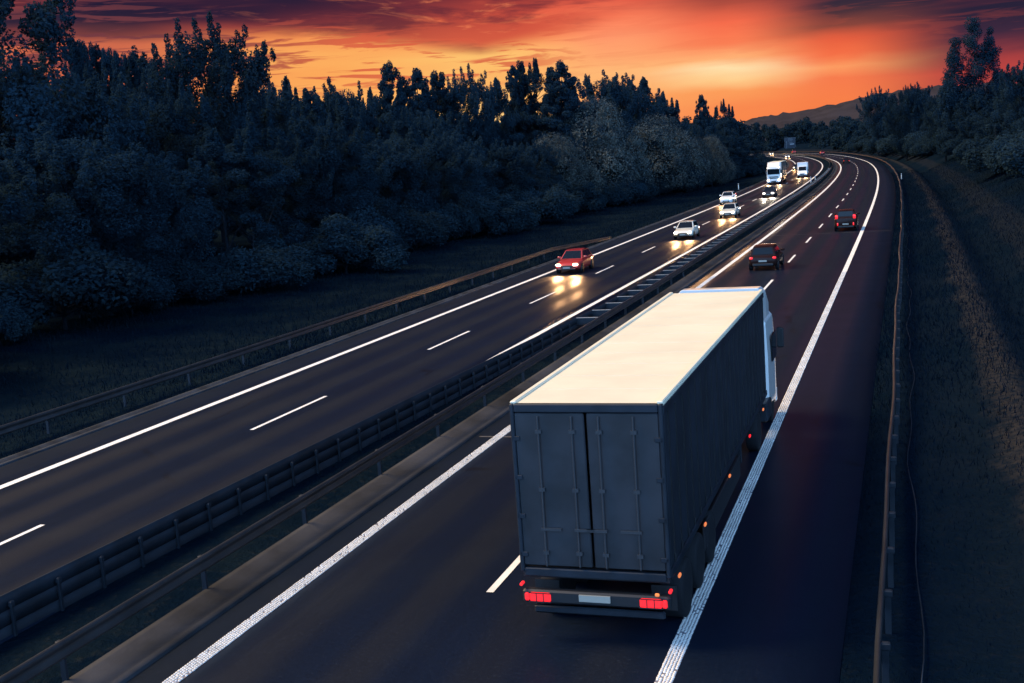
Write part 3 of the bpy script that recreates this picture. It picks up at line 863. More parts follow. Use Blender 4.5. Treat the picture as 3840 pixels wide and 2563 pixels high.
    cb = MB().loft(cab).build('cab', cab_m, t, False, .03)
    fr = []
    for y, zt_, hw in ((c0 + .02, 4.0, 1.16), (c0 + .6, 3.98, 1.18), (c0 + 1.35, 3.55, 1.17), (c0 + 1.95, 3.18, 1.08)):
        fr.append([(-hw, y, 3.10), (hw, y, 3.10), (hw, y, zt_ - .12), (hw * .9, y, zt_), (-hw * .9, y, zt_), (-hw, y, zt_ - .12)])
    MB().loft(fr).build('roof_fairing', cab_m, t, False, .03)
    yf = c0 + CL
    MB().box((0, yf + .0, 2.28), (2.18, .05, .88), ch=.06).build('windscreen', M_GLASS, cb)
    MB().box((0, yf + .16, 2.84), (2.34, .34, .07), ch=.03).build('sun_visor', M_BLACK, cb)
    MB().box((0, yf + .02, 1.38), (1.7, .05, .16), ch=.02).build('grille', M_BLACK, cb)
    MB().box((0, yf + .02, 1.12), (1.6, .05, .14), ch=.02).build('grille', M_BLACK, cb)
    MB().box((0, yf + .03, .60), (2.44, .30, .46), ch=.06).build('front_bumper', cab_m, t)
    MB().box((0, yf + .185, .52), (.9, .02, .24), ch=.01).build('bumper_grille', M_BLACK, t)
    for sx in (-1, 1):
        o = MB().box((sx * .98, yf + .12, .72), (.40, .16, .22), ch=.05).build('headlight', {'off': M_GLASS, 'warm': M_HEAD, 'white': M_HEADW}[head], t)
        if beam: spot(o, (sx * .98, yf + .3, .72), beam)
        if head != 'off':
            MB().box((sx * 1.02, yf + .05, 3.08), (.24, .06, .06), ch=.015).build('marker_light', M_HEADW, t)
        MB().box((sx * 1.28, c0 + 1.3, 2.2), (.03, 1.0, .75), ch=.012).build('side_window', M_GLASS, cb)
        MB().box((sx * 1.38, yf - .1, 2.3), (.2, .12, .6), ch=.04).build('mirror', M_BLACK, t)
        for y, du in ((c0 + CL - .85, False), (c0 - 2.1 + .2, True)):
            wheel(t, sx * 1.03, y, .50, .30, False)
        MB().box((sx * 1.08, c0 - .3, .72), (.42, 1.1, .5), ch=.05).build('fuel_tank', M_STEEL_D, t)
    return t, TL + .55 + CL

def box_van(label, body_m, head='white', beam=0.0):
    t = thing('box_van', label, 'van')
    MB().box((0, -1.0, 1.98), (2.15, 4.2, 2.3), ch=.05).build('cargo_box', body_m, t)
    MB().box((0, -1.0, .72), (1.9, 4.2, .2)).build('chassis_frame', M_BLACK, t)
    rg = []
    for y, zt_, hw in ((1.05, 2.35, .98), (1.75, 2.30, .96), (2.5, 1.40, .98), (3.15, 1.10, .95), (3.32, .86, .88)):
        rg.append([(-hw * .96, y, .38), (hw * .96, y, .38), (hw, y, .6), (hw, y, min(zt_ - .1, 1.3)), (hw * .86, y, zt_), (-hw * .86, y, zt_), (-hw, y, min(zt_ - .1, 1.3)), (-hw, y, .6)])
    cb = MB().loft(rg).build('cab', body_m, t, False, .03)
    MB().panel([(.80, 2.46, 1.46), (-.80, 2.46, 1.46), (-.74, 1.82, 2.22), (.74, 1.82, 2.22)], .03).build('windscreen', M_GLASS, cb)
    MB().box((0, 3.30, .72), (.9, .06, .26), ch=.03).build('grille', M_BLACK, t)
    MB().box((0, 3.32, .45), (1.8, .14, .2), ch=.04).build('bumper', M_BLACK, t)
    for sx in (-1, 1):
        o = MB().box((sx * .74, 3.22, .84), (.32, .16, .24), ch=.05).build('headlight', M_HEADW if head == 'white' else M_HEAD, t)
        if beam: spot(o, (sx * .74, 3.42, .84), beam)
        MB().panel([(sx * 1.0, 1.2, 1.42), (sx * 1.0, 2.3, 1.42), (sx * .93, 1.8, 2.1), (sx * .93, 1.25, 2.1)][::sx], .01).build('side_window', M_GLASS, cb)
        MB().box((sx * 1.16, 2.2, 1.5), (.2, .12, .3), ch=.03).build('mirror', M_BLACK, t)
        MB().box((sx * .95, -3.12, 1.0), (.16, .05, .2), ch=.02).build('tail_light', M_TAIL_DIM, t)
        for y in (2.55, -1.6):
            wheel(t, sx * .86, y, .36, .22)
    return t

# trailer truck, driving away in the right-hand lane
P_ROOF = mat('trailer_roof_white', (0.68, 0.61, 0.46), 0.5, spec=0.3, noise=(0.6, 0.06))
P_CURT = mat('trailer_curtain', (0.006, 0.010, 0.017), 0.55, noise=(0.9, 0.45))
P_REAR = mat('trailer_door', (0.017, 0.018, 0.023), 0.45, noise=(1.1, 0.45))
M_BAR = mat('door_bar_zinc', (0.045, 0.048, 0.055), 0.4, 0.3)
P_WHITE = paint('white', (0.78, 0.77, 0.75))
P_CREAM = paint('cream', (0.72, 0.66, 0.55))
P_RED = paint('red', (0.42, 0.025, 0.02))
P_DARK = paint('dark', (0.018, 0.020, 0.028))
P_DARK_SUNSET = mat('paint_dark_sunset_tint', (0.020, 0.008, 0.007), 0.24, 0.0, spec=0.15)  # dark car paint; sunset reflection put into the base colour as red-brown
P_SILVER = paint('silver', (0.45, 0.44, 0.43))
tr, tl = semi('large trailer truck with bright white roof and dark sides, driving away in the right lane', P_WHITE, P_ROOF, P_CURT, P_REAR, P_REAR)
place(tr, 20.9, 6.42)
# cars driving away
GA = 'cars driving away on the right carriageway'
place(car('dark estate car ahead of the trailer truck in the passing lane, red tail lamps on', P_DARK_SUNSET, 4.5, 1.8, 1.5, 'wagon', GA, tail='on'), 78.2, 2.75)
place(car('dark off-road car in the right lane with two pairs of tall red lamps', P_DARK_SUNSET, 4.5, 1.84, 1.74, 'suv', GA, tail='on', extra_low_tail=True), 106.6, 6.38)
place(car('small dark car on the bend in the passing lane, beyond the off-road car', P_DARK_SUNSET, 4.2, 1.78, 1.45, 'sedan', GA, tail='on'), 347.5, 1.9)
place(car('reddish car far off where the right carriageway turns out of sight', P_RED, 4.3, 1.78, 1.46, 'hatch', GA, tail='on'), 528, 5.9)
place(car('farthest red car, a speck behind the bend below the road sign', P_RED, 4.3, 1.78, 1.46, 'hatch', GA, tail='on'), 612, 6.3)
# oncoming
GB = 'oncoming cars on the left carriageway'
BM = 300.0
place(car('red hatchback with headlights on, nearest of the oncoming cars', P_RED, 4.2, 1.78, 1.48, 'hatch', GB, head='warm', beam=BM), 80.4, -10.65, True)
place(car('cream hatchback with headlights on in the passing lane, second in the oncoming row', P_CREAM, 4.2, 1.76, 1.47, 'hatch', GB, head='warm', beam=BM), 105.5, -7.3, True)
place(car('cream estate with roof rails, close behind the cream hatchback in the passing lane', P_CREAM, 4.5, 1.78, 1.5, 'wagon', GB, head='warm', beam=BM, roofbars=True), 132.3, -7.2, True)
place(car('white people carrier in the slow lane, beside the white roadside post', P_WHITE, 4.4, 1.8, 1.66, 'suv', GB, head='warm', beam=BM), 160.7, -11.3, True)
place(car('dark saloon with bright white headlights, ahead of the white truck', P_DARK, 4.5, 1.8, 1.46, 'sedan', GB, head='white', beam=BM), 174.6, -7.15, True)
tr2, tl2 = semi('white tractor unit pulling a tall trailer towards us in the slow lane', P_WHITE, P_ROOF, mat('trailer_grey', (.10, .11, .12), .5), P_REAR, P_WHITE, head='white', tail='off', beam=BM * 1.3, rear_detail=False)
place(tr2, 221.5 + tl2, -10.7, True)
place(box_van('white box van with headlights on, beside the oncoming trailer truck', P_WHITE, beam=BM * 1.2), 253.0, -7.1, True)
place(car('dark car with glaring headlights, half hidden between the truck and the box van', P_DARK, 4.3, 1.78, 1.46, 'hatch', GB, head='warm', beam=BM * 2), 316.5, -11.2, True)
place(car('small silver car on the bend behind the white truck, headlights on', P_SILVER, 4.3, 1.78, 1.46, 'hatch', GB, head='warm', beam=BM), 500, -11.2, True)
place(car('farthest oncoming car, just coming round the bend at the edge of the bushes', P_CREAM, 4.3, 1.78, 1.46, 'hatch', GB, head='warm', beam=BM), 600, -7.2, True)
# direction sign behind the bend
def road_sign():
    p = Vector((162.0, 642.0, 2.1))
    t = thing('road_sign', 'large blue direction sign with white lettering lines, standing beyond the bend before the far wood', 'road sign', p, rad(-4))
    bl = mat('sign_blue', (0.010, 0.014, 0.028), .5); wh = mat('sign_white', (.10, .105, .12), .5)
    b = MB().box((0, 0, 5.2), (6.0, .14, 5.8), ch=.05).build('sign_panel', bl, t)
    mb = MB()
    for sx in (-1, 1):
        mb.box((sx * 2.96, -.08, 5.2), (.08, .02, 5.8)); mb.box((0, -.08, 5.2 + sx * 2.86), (5.84, .02, .08))
    mb.build('border', wh, b)
    rng = random.Random(3)
    mb = MB()
    for z, x0, x1 in ((7.65, -.9, 1.3), (6.95, -.9, 1.5), (6.25, -.9, 1.2), (5.25, -.5, 1.2)):
        x = x0
        while x < x1:
            w = rng.uniform(.16, .3); mb.box((x + w / 2, -.085, z + (rng.random() < .25) * .05), (w, .03, .34 + .1 * (rng.random() < .3))); x += w + .09
    mb.build('lettering', wh, b)
    mb = MB()
    mb.box((-1.9, -.085, 4.1), (.22, .03, 3.2)); mb.add([(-2.3, -.1, 5.6), (-1.5, -.1, 5.6), (-1.9, -.1, 6.3), (-2.3, -.07, 5.6), (-1.5, -.07, 5.6), (-1.9, -.07, 6.3)], [(0, 1, 2), (5, 4, 3), (0, 3, 4, 1), (1, 4, 5, 2), (2, 5, 3, 0)])
    mb.box((-1.2, -.085, 4.6), (.7, .03, .18))
    mb.build('arrow', wh, b)
    MB().box((1.1, -.085, 4.45), (2.4, .03, .75), ch=.01).build('white_field', mat('sign_field', (.2, .2, .22), .5), b)
    for x in (-1.9, 1.9):
        MB().tube([(x, .12, -3.0), (x, .12, 7.9)], .11, 8).build('sign_post', M_STEEL_D, t, True)
road_sign()
# ------------------------------------------------------------------ trees
def leaves(rng, C, Rv, n, size, shell=0.55, up=0.3, asp=1.7):
    """n leaf-clump faces in ellipsoids (centres C, radii Rv)"""
    C = np.asarray(C, float); Rv = np.asarray(Rv, float)
    wgt = (Rv.prod(1)) ** 0.5; wgt /= wgt.sum()
    idx = rng.choice(len(C), n, p=wgt)
    d = rng.normal(size=(n, 3)); d /= np.linalg.norm(d, axis=1, keepdims=True)
    r = rng.random(n) ** (1 / 3.0)
    r = shell + (1 - shell) * r + rng.normal(0, .06, n)
    p = C[idx] + d * Rv[idx] * r[:, None]
    nrm = d * 0.8 + rng.normal(size=(n, 3)) * 0.6 + np.array([0, 0, up]); nrm /= np.linalg.norm(nrm, axis=1, keepdims=True)
    a = rng.normal(size=(n, 3)); u = np.cross(nrm, a); u /= np.linalg.norm(u, axis=1, keepdims=True); v = np.cross(nrm, u)
    s = size * rng.uniform(.55, 1.35, n)[:, None]
    bend = nrm * s * .18
    V = np.stack([p - u * s * asp * .5, p + v * s * .5 - bend, p + u * s * asp * .5, p - v * s * .5 - bend], 1).reshape(-1, 3)
    F = np.arange(n * 4).reshape(n, 4)
    return V, F
def limbs(rng, h, ends, r0):
    mb = MB()
    top = h * .8
    mb.tube([(0, 0, -.6), (rng.normal(0, .05), rng.normal(0, .05), h * .2), (rng.normal(0, .15), rng.normal(0, .15), h * .5), (rng.normal(0, .2), rng.normal(0, .2), top)], r0, 8, r0 * .15)
    for e in ends:
        e = np.asarray(e); z0 = max(h * .12, e[2] - np.hypot(e[0], e[1]) * rng.uniform(.6, 1.1))
        z0 = min(z0, top * .95)
        mid = (e * .5 + np.array([0, 0, z0]) * .5) + np.array([0, 0, -.03 * h]) * rng.random()
        mb.tube([(0, 0, z0), tuple(mid), tuple(e)], r0 * (1 - z0 / h) * .5 + .02, 5, .02)
    return mb
def make_tree(kind, seed):
    """returns (trunk mesh builder, V, F, height) for a nominal tree"""
    rng = np.random.default_rng(seed)
    C = []; Rv = []
    def add(c, r): C.append(c); Rv.append(r if hasattr(r, '__len__') else (r, r, r))
    if kind == 'broad':
        h, w = 20, 13
        for i in range(44):
            a = rng.uniform(0, 6.283); t = rng.random() ** .5; z = rng.uniform(-.95, .95)
            rr = math.sqrt(max(0, 1 - z * z)) * t
            add((math.cos(a) * rr * w / 2, math.sin(a) * rr * w / 2, h * .52 + z * h * .36), rng.uniform(1.0, 1.9))
        for i in range(26):
            a = rng.uniform(0, 6.283); t = rng.random() ** .6
            x, y = math.cos(a) * t * w / 2, math.sin(a) * t * w / 2
            z = h * .52 + h * .38 * math.sqrt(max(0, 1 - t * t))
            L = rng.uniform(1.2, 2.3)
            tx, ty = x * .10, y * .10
            for q in range(4):
                add((x + tx * q + rng.normal(0, .2), y + ty * q + rng.normal(0, .2), z + L * (q - 1) * .45), (.8 - .17 * q, .8 - .17 * q, .6))
        n, size = 46000, .165
    elif kind == 'open':
        h, w = 20, 12
        for i in range(34):
            a = rng.uniform(0, 6.283); z = rng.uniform(.22, .9); t = rng.random() ** .5 * math.sin(math.pi * min(1, (z + .08))) ** .6
            add((math.cos(a) * t * w / 2, math.sin(a) * t * w / 2, h * z), (rng.uniform(.8, 1.5), rng.uniform(.8, 1.5), rng.uniform(.6, 1.2)))
        for i in range(12):
            a = rng.uniform(0, 6.283); t = rng.random() * .6
            for q in range(4):
                add((math.cos(a) * t * w / 2, math.sin(a) * t * w / 2, h * (.80 + .2 * (1 - t)) - 1.6 + q * .6), (.6 - .12 * q,) * 2 + (.55,))
        n, size = 26000, .165
    elif kind == 'spire':
        h, w = 20, 11.5
        for i in range(110):
            t = rng.uniform(.12, 1.0); R = w / 2 * (1 - t) ** .62 * rng.uniform(.7, 1.1) + .15
            a = rng.uniform(0, 6.283); q = rng.random() ** .45
            add((math.cos(a) * R * q, math.sin(a) * R * q, h * t - .4), (.35 + 1.0 * (1 - t), .35 + 1.0 * (1 - t), .4 + .5 * (1 - t)))
        for i in range(60):
            t = rng.uniform(.55, 1.0); R = w / 2 * (1 - t) ** .62 * rng.uniform(.2, 1.2) + .1; a = rng.uniform(0, 6.283)
            r_ = rng.uniform(.18, .5)
            add((math.cos(a) * R, math.sin(a) * R, h * t + rng.uniform(-.3, .3)), (r_, r_, r_ * 1.5))
        n, size = 38000, .165
    elif kind == 'poplar':
        h = 26
        for bx, by, hh, ww in ((0, 0, 1.0, 7.4), (-3.4, .6, .87, 5.0), (2.9, -.4, .94, 5.4), (-5.6, -.6, .58, 4.4), (5.0, .5, .60, 4.6), (0, 1, .6, 9)):
            for i in range(70):
                t = rng.uniform(.1, 1.0); R = ww / 2 * math.sin(math.pi * min(.97, .12 + .88 * t)) ** .7 * (1.25 - .5 * t) + .2
                a = rng.uniform(0, 6.283); q = rng.random() ** .5
                add((bx + math.cos(a) * R * q, by + math.sin(a) * R * q, h * hh * t - .3), (rng.uniform(.6, 1.3),) * 2 + (rng.uniform(.8, 1.5),))
        n, size = 80000, .18
    elif kind == 'willow':
        h = 12
        lobes = [(0, 0, 8.6, 3.4), (2.6, .8, 7.3, 3.0), (-2.8, -.4, 6.8, 3.2), (.4, -2.6, 5.8, 3.2), (4.4, -1.4, 4.0, 2.9), (-4.6, -1.6, 3.6, 3.1), (0, 2.6, 6.5, 3.2), (1.0, -3.8, 3.0, 2.8), (-1.8, 3, 4, 3), (3, 3, 4, 3)]
        for x, y, z, r in lobes:
            add((x, y, z), (r, r, r * .95))
            for i in range(16):
                d = rng.normal(size=3); d /= np.linalg.norm(d); d[2] = abs(d[2]) * .8
                add((x + d[0] * r * .86, y + d[1] * r * .86, z + d[2] * r * .86), rng.uniform(.35, .75))
        n, size = 60000, .12
    else:   # shrub
        h = 5
        for i in range(18):
            a = rng.uniform(0, 6.283); t = rng.random() ** .5
            add((math.cos(a) * t * 2.3, math.sin(a) * t * 2.3, rng.uniform(.4, 1.0) * (4.4 - 2.2 * t)), rng.uniform(.5, 1.1))
        n, size = 15000, .11
    V, F = leaves(rng, C, Rv, n, size, shell=.35 if kind != 'willow' else .8, up=.3)
    ends = [C[i] for i in rng.choice(len(C), min(len(C), 16), replace=False)]
    mb = limbs(rng, h, ends, {'shrub': .08, 'willow': .28}.get(kind, .3))
    V[:, 2] = np.maximum(V[:, 2], .05)
    return mb, V, F, h
PROTO = {}
NAME = {'broad': 'broadleaf_tree', 'open': 'broadleaf_tree', 'spire': 'spire_tree', 'poplar': 'poplar_tree', 'willow': 'round_willow', 'shrub': 'shrub'}
def proto(kind, var):
    if (kind, var) not in PROTO:
        mb, V, F, h = make_tree(kind, 11 + var * 7 + sum(map(ord, kind)))
        tm = bpy.data.meshes.new('trunk'); tm.from_pydata(mb.v, [], mb.f); tm.materials.append(M_BARK)
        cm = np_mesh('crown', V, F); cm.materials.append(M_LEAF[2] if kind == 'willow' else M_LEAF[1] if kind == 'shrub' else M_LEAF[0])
        PROTO[(kind, var)] = (tm, cm, float(np.percentile(V[:, 2], 99.7)))
    return PROTO[(kind, var)]
def tree(kind, var, x, y, height, label, cat='tree', group=None, rz=0.0, wide=1.0, z=None, leaf=None):
    tm, cm, h = proto(kind, var)
    s, off = to_road(x, y)
    if z is None: z = ground_z(s, off)
    t = thing(NAME[kind], label, cat, (x, y, z), rz, group)
    k = height / h
    for nm, me in (('trunk', tm), ('crown', cm)):
        o = bpy.data.objects.new(nm, me); COL.objects.link(o); o.parent = t
        o.scale = (k * wide, k * wide, k)
    return t
def polar(azd, dist):
    return dist * math.sin(rad(azd)), dist * math.cos(rad(azd))
def top_h(eld, dist):
    return CAM_H + dist * math.tan(rad(eld))
def hero(kind, var, azd, eld, dist, label, group=None, rz=0.0, wide=1.0, cat='tree', sink=0.0):
    x, y = polar(azd, dist)
    s, off = to_road(x, y); z = ground_z(s, off)
    return tree(kind, var, x, y, top_h(eld, dist) - z + .3, label, cat, group, rz, wide)
G1 = 'trees standing out on the left skyline'
hero('broad', 0, -24.0, 10.2, 92, 'big leafy tree at the left edge of the photo, its top out of frame', G1, .4, .95)
hero('broad', 2, -13.7, 7.35, 118, 'round-crowned tree with upright twigs, tallest on the left skyline against yellow sky', G1, 1.0, .88)
hero('spire', 0, -5.05, 4.95, 165, 'slim pointed tree rising alone right of the level wood top', G1, .3, .9)
hero('spire', 1, -4.4, 4.25, 168, 'shorter slim tree leaning on the lone pointed tree', G1, 2.0, .8)
hero('spire', 2, -3.7, 4.6, 175, 'left one of two dark spires above a bright gap', G1, 1.1, .95)
hero('spire', 0, -2.75, 4.4, 178, 'right one of two dark spires above a bright gap', G1, 4.1, 1.05)
hero('broad', 2, -1.38, 4.5, 182, 'broad pointed tree left of the brightest gap in the wood', G1, .8, .72)
hero('open', 0, .12, 3.95, 186, 'thin airy tree right of the brightest gap in the wood', G1, 2.2, .75)
hero('spire', 1, .95, 4.42, 192, 'leftmost spire of the tall cluster at the middle of the skyline', G1, .2, .8)
hero('spire', 2, 1.42, 4.6, 195, 'second spire of the tall middle cluster, airy at its foot', G1, 3.2, .8)
hero('open', 1, 2.1, 4.68, 192, 'tallest ragged tree of the middle cluster', G1, .9, .8)
hero('spire', 0, 3.3, 4.45, 190, 'pointed tree at the right end of the middle cluster, above the willows', G1, 2.7, 1.25)
hero('broad', 0, 5.1, 3.78, 215, 'round tree on the skyline directly behind the tallest willow', G1, 2.9, .95)
hero('broad', 2, 6.4, 3.55, 225, 'round tree on the skyline between the two big willows', G1, 5.2, .95)
hero('spire', 1, 7.3, 3.45, 232, 'pointed tree ending the round-topped group behind the willows', G1, .6, 1.0)
hero('open', 0, 8.25, 2.72, 240, 'low airy tree where the skyline drops towards the road', G1, .4, .9)
hero('spire', 2, 10.05, 2.42, 290, 'left one of two small bare-looking trees near the bend', G1, .5, .9)
hero('open', 1, 11.1, 2.15, 300, 'right one of two small bare-looking trees near the bend', G1, 1.4, .7)
# mass of the left wood: heights follow the wood's own top line
SKY = [(-30, 7.0), (-22.4, 6.9), (-20.7, 6.5), (-19.5, 6.25), (-18.1, 5.9), (-17, 5.6), (-16.2, 5.3), (-11.5, 5.25), (-10.3, 5.2), (-8, 4.95), (-6, 4.4), (-5, 3.75), (-4, 3.05), (-1.6, 2.85), (-.56, 2.5), (.5, 2.6), (2.2, 2.6), (3.75, 2.8), (4.5, 2.95), (7.4, 2.75), (8.2, 2.35), (9.6, 1.85), (11.7, 1.4), (12.8, .9), (14, .75)]
def skyline(a):
    return float(np.interp(a, [p[0] for p in SKY], [p[1] for p in SKY]))
rt = random.Random(21)
LAB1 = 'dark tree massed with others in the wood left of the motorway'
G2 = 'dark trees of the wood left of the motorway'
nmass = 0
for row, (o0, step) in enumerate(((-40, 6.5), (-50, 7.0), (-62, 8.0), (-76, 9.0))):
    s = 28 + row * 3
    while s < 330:
        off = o0 + (max(0, s - 200) * .13) + rt.uniform(-2.5, 2.5)
        off = min(off, -23 - row * 7)
        p = RC(s + rt.uniform(-2, 2), off)
        dist = math.hypot(p[0], p[1]); a = math.degrees(math.atan2(p[0], p[1]))
        if a > -27 and a < 13.6:
            hmax = top_h(skyline(a), dist) - ground_z(s, off)
            hmax *= rt.uniform(.80, .95) if row else rt.uniform(.58, .8)
            hmax = min(hmax, 27)
            if hmax > 3:
                kd = rt.choice(['broad', 'broad', 'spire', 'open']) if row else rt.choice(['broad', 'broad', 'open'])
                wd = min(1.5, max(.8, 14.0 / hmax)) * rt.uniform(.85, 1.1)
                tree(kd, rt.randrange(3 if kd != 'open' else 2), float(p[0]), float(p[1]), hmax, LAB1, 'tree', G2, rt.uniform(0, 6.28), wd)
                nmass += 1
        s += step * rt.uniform(.85, 1.15)
# distant row of narrow tops on the far left skyline
for i in range(13):
    a = -19.6 + i * .29 + rt.uniform(-.06, .06)
    hero('spire', i % 3, a, skyline(a) + rt.uniform(.15, .42), 128 + rt.uniform(-4, 4), 'narrow tree top in the row sloping down left of the round-crowned tree', 'row of narrow tree tops on the far left', rt.uniform(0, 6), .5)
# willows and bushes at the foot of the wood
G3 = 'round grey-green willows at the foot of the wood'
hero('willow', 0, 2.67, 1.01, 172, 'lowest and nearest of the big round willows, left of the others', G3, .3, 1.0)
hero('willow', 1, 4.85, 2.52, 190, 'tallest round grey-green willow with pale top edge', G3, 1.4, .95)
hero('willow', 0, 3.75, 2.0, 192, 'left shoulder lobe of willow beside the tallest round willow', G3, 3.1, .95)
hero('willow', 1, 7.75, 1.56, 212, 'wide round willow right of the tallest willow', G3, 4.0, 1.15)
hero('willow', 0, 9.6, .5, 240, 'small low willow nearest the bend, left of its twin', G3, 5.0, .8)
hero('willow', 1, 10.4, .42, 248, 'small low willow nearest the bend, right of its twin', G3, 2.0, .8)
hero('shrub', 0, -1.65, -1.52, 126, 'small upright bush alone in the rough grass below the wood', None, .5, .8, 'bush')
hero('open', 1, -8.4, .72, 118, 'pale-leaved young tree in front of the dark wood', None, 1.0, 1.0)
rt2 = random.Random(5)
for i in range(64):
    s = 40 + 300 * (i / 64) ** 1.0 + rt2.uniform(-2, 2)
    off = -34 + max(0, s - 170) * .085 + rt2.uniform(-3, 1.5)
    off = min(off, -20.5)
    p = RC(s, off)
    tree('shrub', rt2.randrange(3), float(p[0]), float(p[1]), rt2.uniform(2.2, 5.2), 'dark shrub in the thicket along the foot of the left wood', 'bush', 'shrubs along the foot of the left wood', rt2.uniform(0, 6), rt2.uniform(.9, 1.5))
# right side
G4 = 'trees right of the motorway'
hero('poplar', 0, 22.4, 4.72, 235, 'tall many-spired poplar towering over the right wood', G4, 0.0, 1.0)
hero('broad', 1, 24.5, 2.62, 150, 'leafy tree cut by the right edge of the photo, below the poplar', G4, 2.0, .8)
hero('broad', 0, 27.9, 9.0, 75, 'near tree at the upper right corner, only its leaf tips in frame', G4, 1.0, .62)
hero('broad', 2, 18.2, 2.12, 400, 'leafy tree at the left end of the right wood, beside the hill', G4, .5, .8)
hero('broad', 0, 19.9, 2.15, 345, 'rounded tree top midway between the wood end and the poplar', G4, 3.5, .8)
LAB2 = 'dark tree massed with others in the wood right of the motorway'
SKR = [(16.5, 1.2), (17.5, 1.6), (18.4, 1.95), (19.9, 1.95), (20.7, 1.7), (22.2, 1.75), (23.4, 1.2), (23.9, 1.7), (24.5, 2.1), (30, 2.5)]
for row, d0 in enumerate((150, 190, 235, 285, 335, 390)):
    a = 21.2 + .0 * row if row == 0 else (19.6 if row == 1 else 17.7)
    while a < 29:
        d = d0 + rt.uniform(-12, 12)
        x, y = polar(a, d); s, off = to_road(x, y)
        if off > (20 if row < 4 else 16):
            e = float(np.interp(a, [q[0] for q in SKR], [q[1] for q in SKR]))
            hh = (top_h(e, d) - ground_z(s, off)) * (rt.uniform(.6, .8) if row < 2 else rt.uniform(.88, 1.0))
            if hh > 3:
                kd = rt.choice(['broad', 'broad', 'spire'])
                tree(kd, rt.randrange(3), x, y, hh, LAB2, 'tree', 'dark trees of the wood right of the motorway', rt.uniform(0, 6.28), min(1.5, max(.8, 13 / hh)))
        a += rt.uniform(.55, .95) * 200 / d0
for i in range(56):
    s = 120 + i * 6.2 + rt2.uniform(-3, 3); off = 23 + rt2.uniform(-2, 3) + (i % 3) * 4
    p = RC(s, off)
    tree('shrub', rt2.randrange(3), float(p[0]), float(p[1]), rt2.uniform(3, 6.5), 'dark shrub on top of the right bank below the wood', 'bush', 'shrubs on the right bank', rt2.uniform(0, 6), rt2.uniform(1, 1.6))
for i in range(44):
    s = 300 + i * 5.4 + rt2.uniform(-2, 2); off = 19.5 + rt2.uniform(-2, 2) + (i % 2) * 5
    p = RC(s, off)
    tree('shrub', rt2.randrange(3), float(p[0]), float(p[1]), rt2.uniform(3, 7), 'dark undergrowth bush beneath the trees on the outside of the bend', 'bush', 'undergrowth bushes outside the bend', rt2.uniform(0, 6), rt2.uniform(1, 1.7))
# far wood behind the bend: one mass
rng = np.random.default_rng(8)
Vs, Fs = [], []; b = 0
for i in range(130):
    s = rng.uniform(470, 880); off = rng.uniform(16, 75) if rng.random() < .75 else rng.uniform(75, 130)
    p = RC(s, off); x, y = float(p[0]), float(p[1])
    d = math.hypot(x, y); a = math.degrees(math.atan2(x, y))
    if a < 9 or a > 21: continue
    e = .95 + .12 * math.sin(a * 3.1) + .08 * math.sin(a * 7.7)
    h = min(24, (top_h(e, d)) * rng.uniform(.78, 1.0)) - p[2]
    if h < 4: continue
    w = rng.uniform(3.5, 5.5); C = []; R = []
    for q in range(14):
        t = rng.uniform(.12, 1); rr = w * math.sin(math.pi * min(.95, t * .75 + .15)) * rng.random() ** .5; an = rng.uniform(0, 6.28)
        C.append((x + math.cos(an) * rr, y + math.sin(an) * rr, p[2] + h * t - .8)); r_ = rng.uniform(1.2, 2.4); R.append((r_, r_, r_ * .9))
    V, F = leaves(rng, C, R, 900, .8, .4)
    Vs.append(V); Fs.append(F + b); b += len(V)
for i in range(60):
    s = rng.uniform(330, 700); off = rng.uniform(-82, -31)
    p = RC(s, off); x, y = float(p[0]), float(p[1]); d = math.hypot(x, y); a = math.degrees(math.atan2(x, y))
    h = min(20, top_h(max(.55, skyline(a)), d) * rng.uniform(.75, .97)); w = 5; C = []; R = []
    if a < 9: continue
    for q in range(14):
        t = rng.uniform(.08, 1); rr = w * math.sin(math.pi * min(.95, t * .75 + .15)) * rng.random() ** .5; an = rng.uniform(0, 6.28)
        C.append((x + math.cos(an) * rr, y + math.sin(an) * rr, p[2] + h * t - .8)); r_ = rng.uniform(1.2, 2.2); R.append((r_, r_, r_ * .9))
    V, F = leaves(rng, C, R, 1100, .7, .4)
    Vs.append(V); Fs.append(F + b); b += len(V)
tag(link('far_wood', np_mesh('far_wood', np.concatenate(Vs), np.concatenate(Fs)), M_LEAF[1]), 'dark wood closing off the view behind the bend', 'wood', kind='stuff')
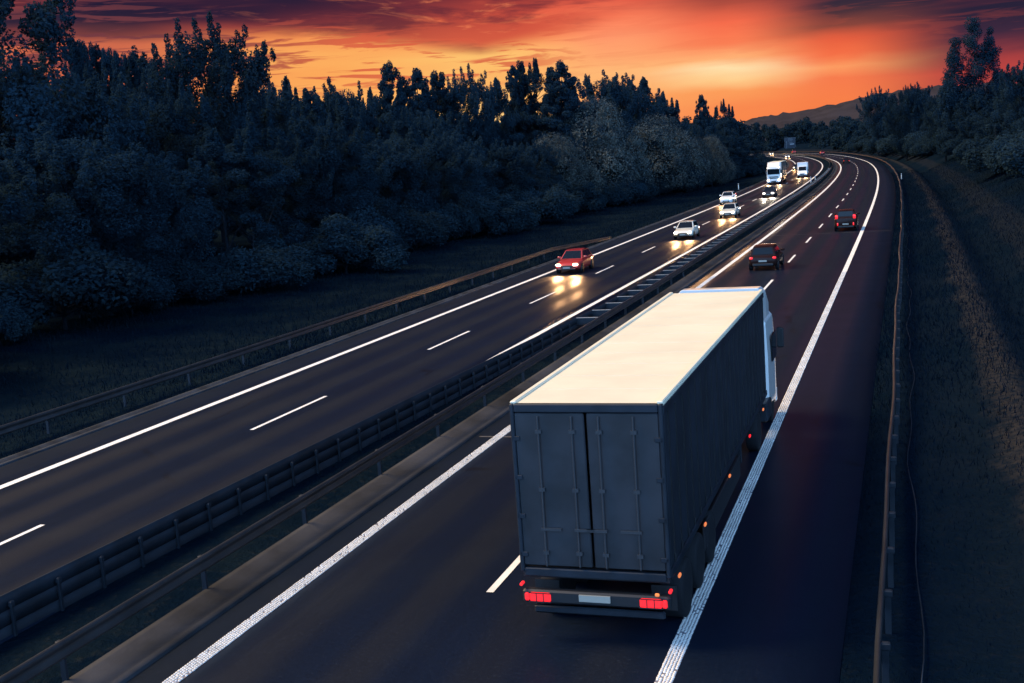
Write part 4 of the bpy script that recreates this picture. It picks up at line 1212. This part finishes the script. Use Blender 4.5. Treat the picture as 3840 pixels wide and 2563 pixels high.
# the hill on the horizon
def hill():
    V = []; F = []; na, nr = 90, 10
    rngh = np.random.default_rng(2)
    for i in range(na):
        a = 6 + 26 * i / (na - 1)
        prof = np.interp(a, [6, 11, 12.7, 14.0, 15.2, 16.2, 17.0, 17.7, 19, 21, 23.4, 25, 28, 32], [.3, .6, 1.28, 1.34, 1.42, 1.54, 1.66, 1.78, 1.95, 2.0, 1.9, 1.7, 1.0, .2])
        for j in range(nr):
            t = j / (nr - 1); d = 2300 + 1300 * t
            z = (top_h(prof, 3600) * (math.sin(t * math.pi / 2) ** 1.2)) + (rngh.normal(0, 1.6) if j == nr - 1 else rngh.normal(0, 3) * (t > 0))
            x, y = polar(a, d); V.append((x, y, z - 2 * (j == 0)))
    for i in range(na - 1):
        for j in range(nr - 1):
            F.append((i * nr + j, (i + 1) * nr + j, (i + 1) * nr + j + 1, i * nr + j + 1))
    structure(link('hill', np_mesh('hill', V, F), mat('hill_forest', (.026, .022, .026), .95, spec=.05, noise=(.01, .2)), None, True))
hill()
# rough grass on the verges
def grass_blades(name, label, area, n, hgt, m_, seed):
    rng = np.random.default_rng(seed)
    s, off, zz = area(rng, n)
    base = RC(s, off, 0); base[:, 2] += zz
    h = hgt * rng.uniform(.4, 1.3, len(s)) * np.clip((s - 8) / 40, .35, 1); an = rng.uniform(0, 6.283, len(s)); w = h * .10
    lean = rng.normal(0, .35, (len(s), 2)) * h[:, None]
    dx, dy = np.cos(an) * w, np.sin(an) * w
    A = base + np.stack([dx, dy, 0 * dx - .03], 1); B = base - np.stack([dx, dy, 0 * dx + .03], 1)
    T = base + np.stack([lean[:, 0], lean[:, 1], h], 1)
    V = np.stack([A, B, T], 1).reshape(-1, 3)
    tag(link(name, np_mesh(name, V, np.arange(len(V)).reshape(-1, 3)), m_), label, 'grass', kind='stuff')
allp = PROF_L + PROF_M + PROF_R
def gz(off): return np.interp(off, [p[0] for p in allp], [p[1] for p in allp])
def area_r(rng, n):
    s = 14 + 230 * rng.random(n) ** 1.7; off = 10.25 + 14 * rng.random(n) ** 1.3
    return s, off, gz(off)
def area_l(rng, n):
    s = 28 + 210 * rng.random(n) ** 1.4; off = -14.9 - 24 * rng.random(n) ** 1.2
    return s, off, gz(off)
def area_m(rng, n):
    s = 12 + 150 * rng.random(n) ** 1.8; off = rng.uniform(-3.9, -1.85, n)
    return s, off, gz(off)
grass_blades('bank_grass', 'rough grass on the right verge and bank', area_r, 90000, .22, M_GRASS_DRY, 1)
grass_blades('verge_grass', 'rough grass on the left verge', area_l, 60000, .26, M_GRASS, 2)
grass_blades('median_grass', 'weeds in the median strip', area_m, 16000, .13, M_GRASS, 3)
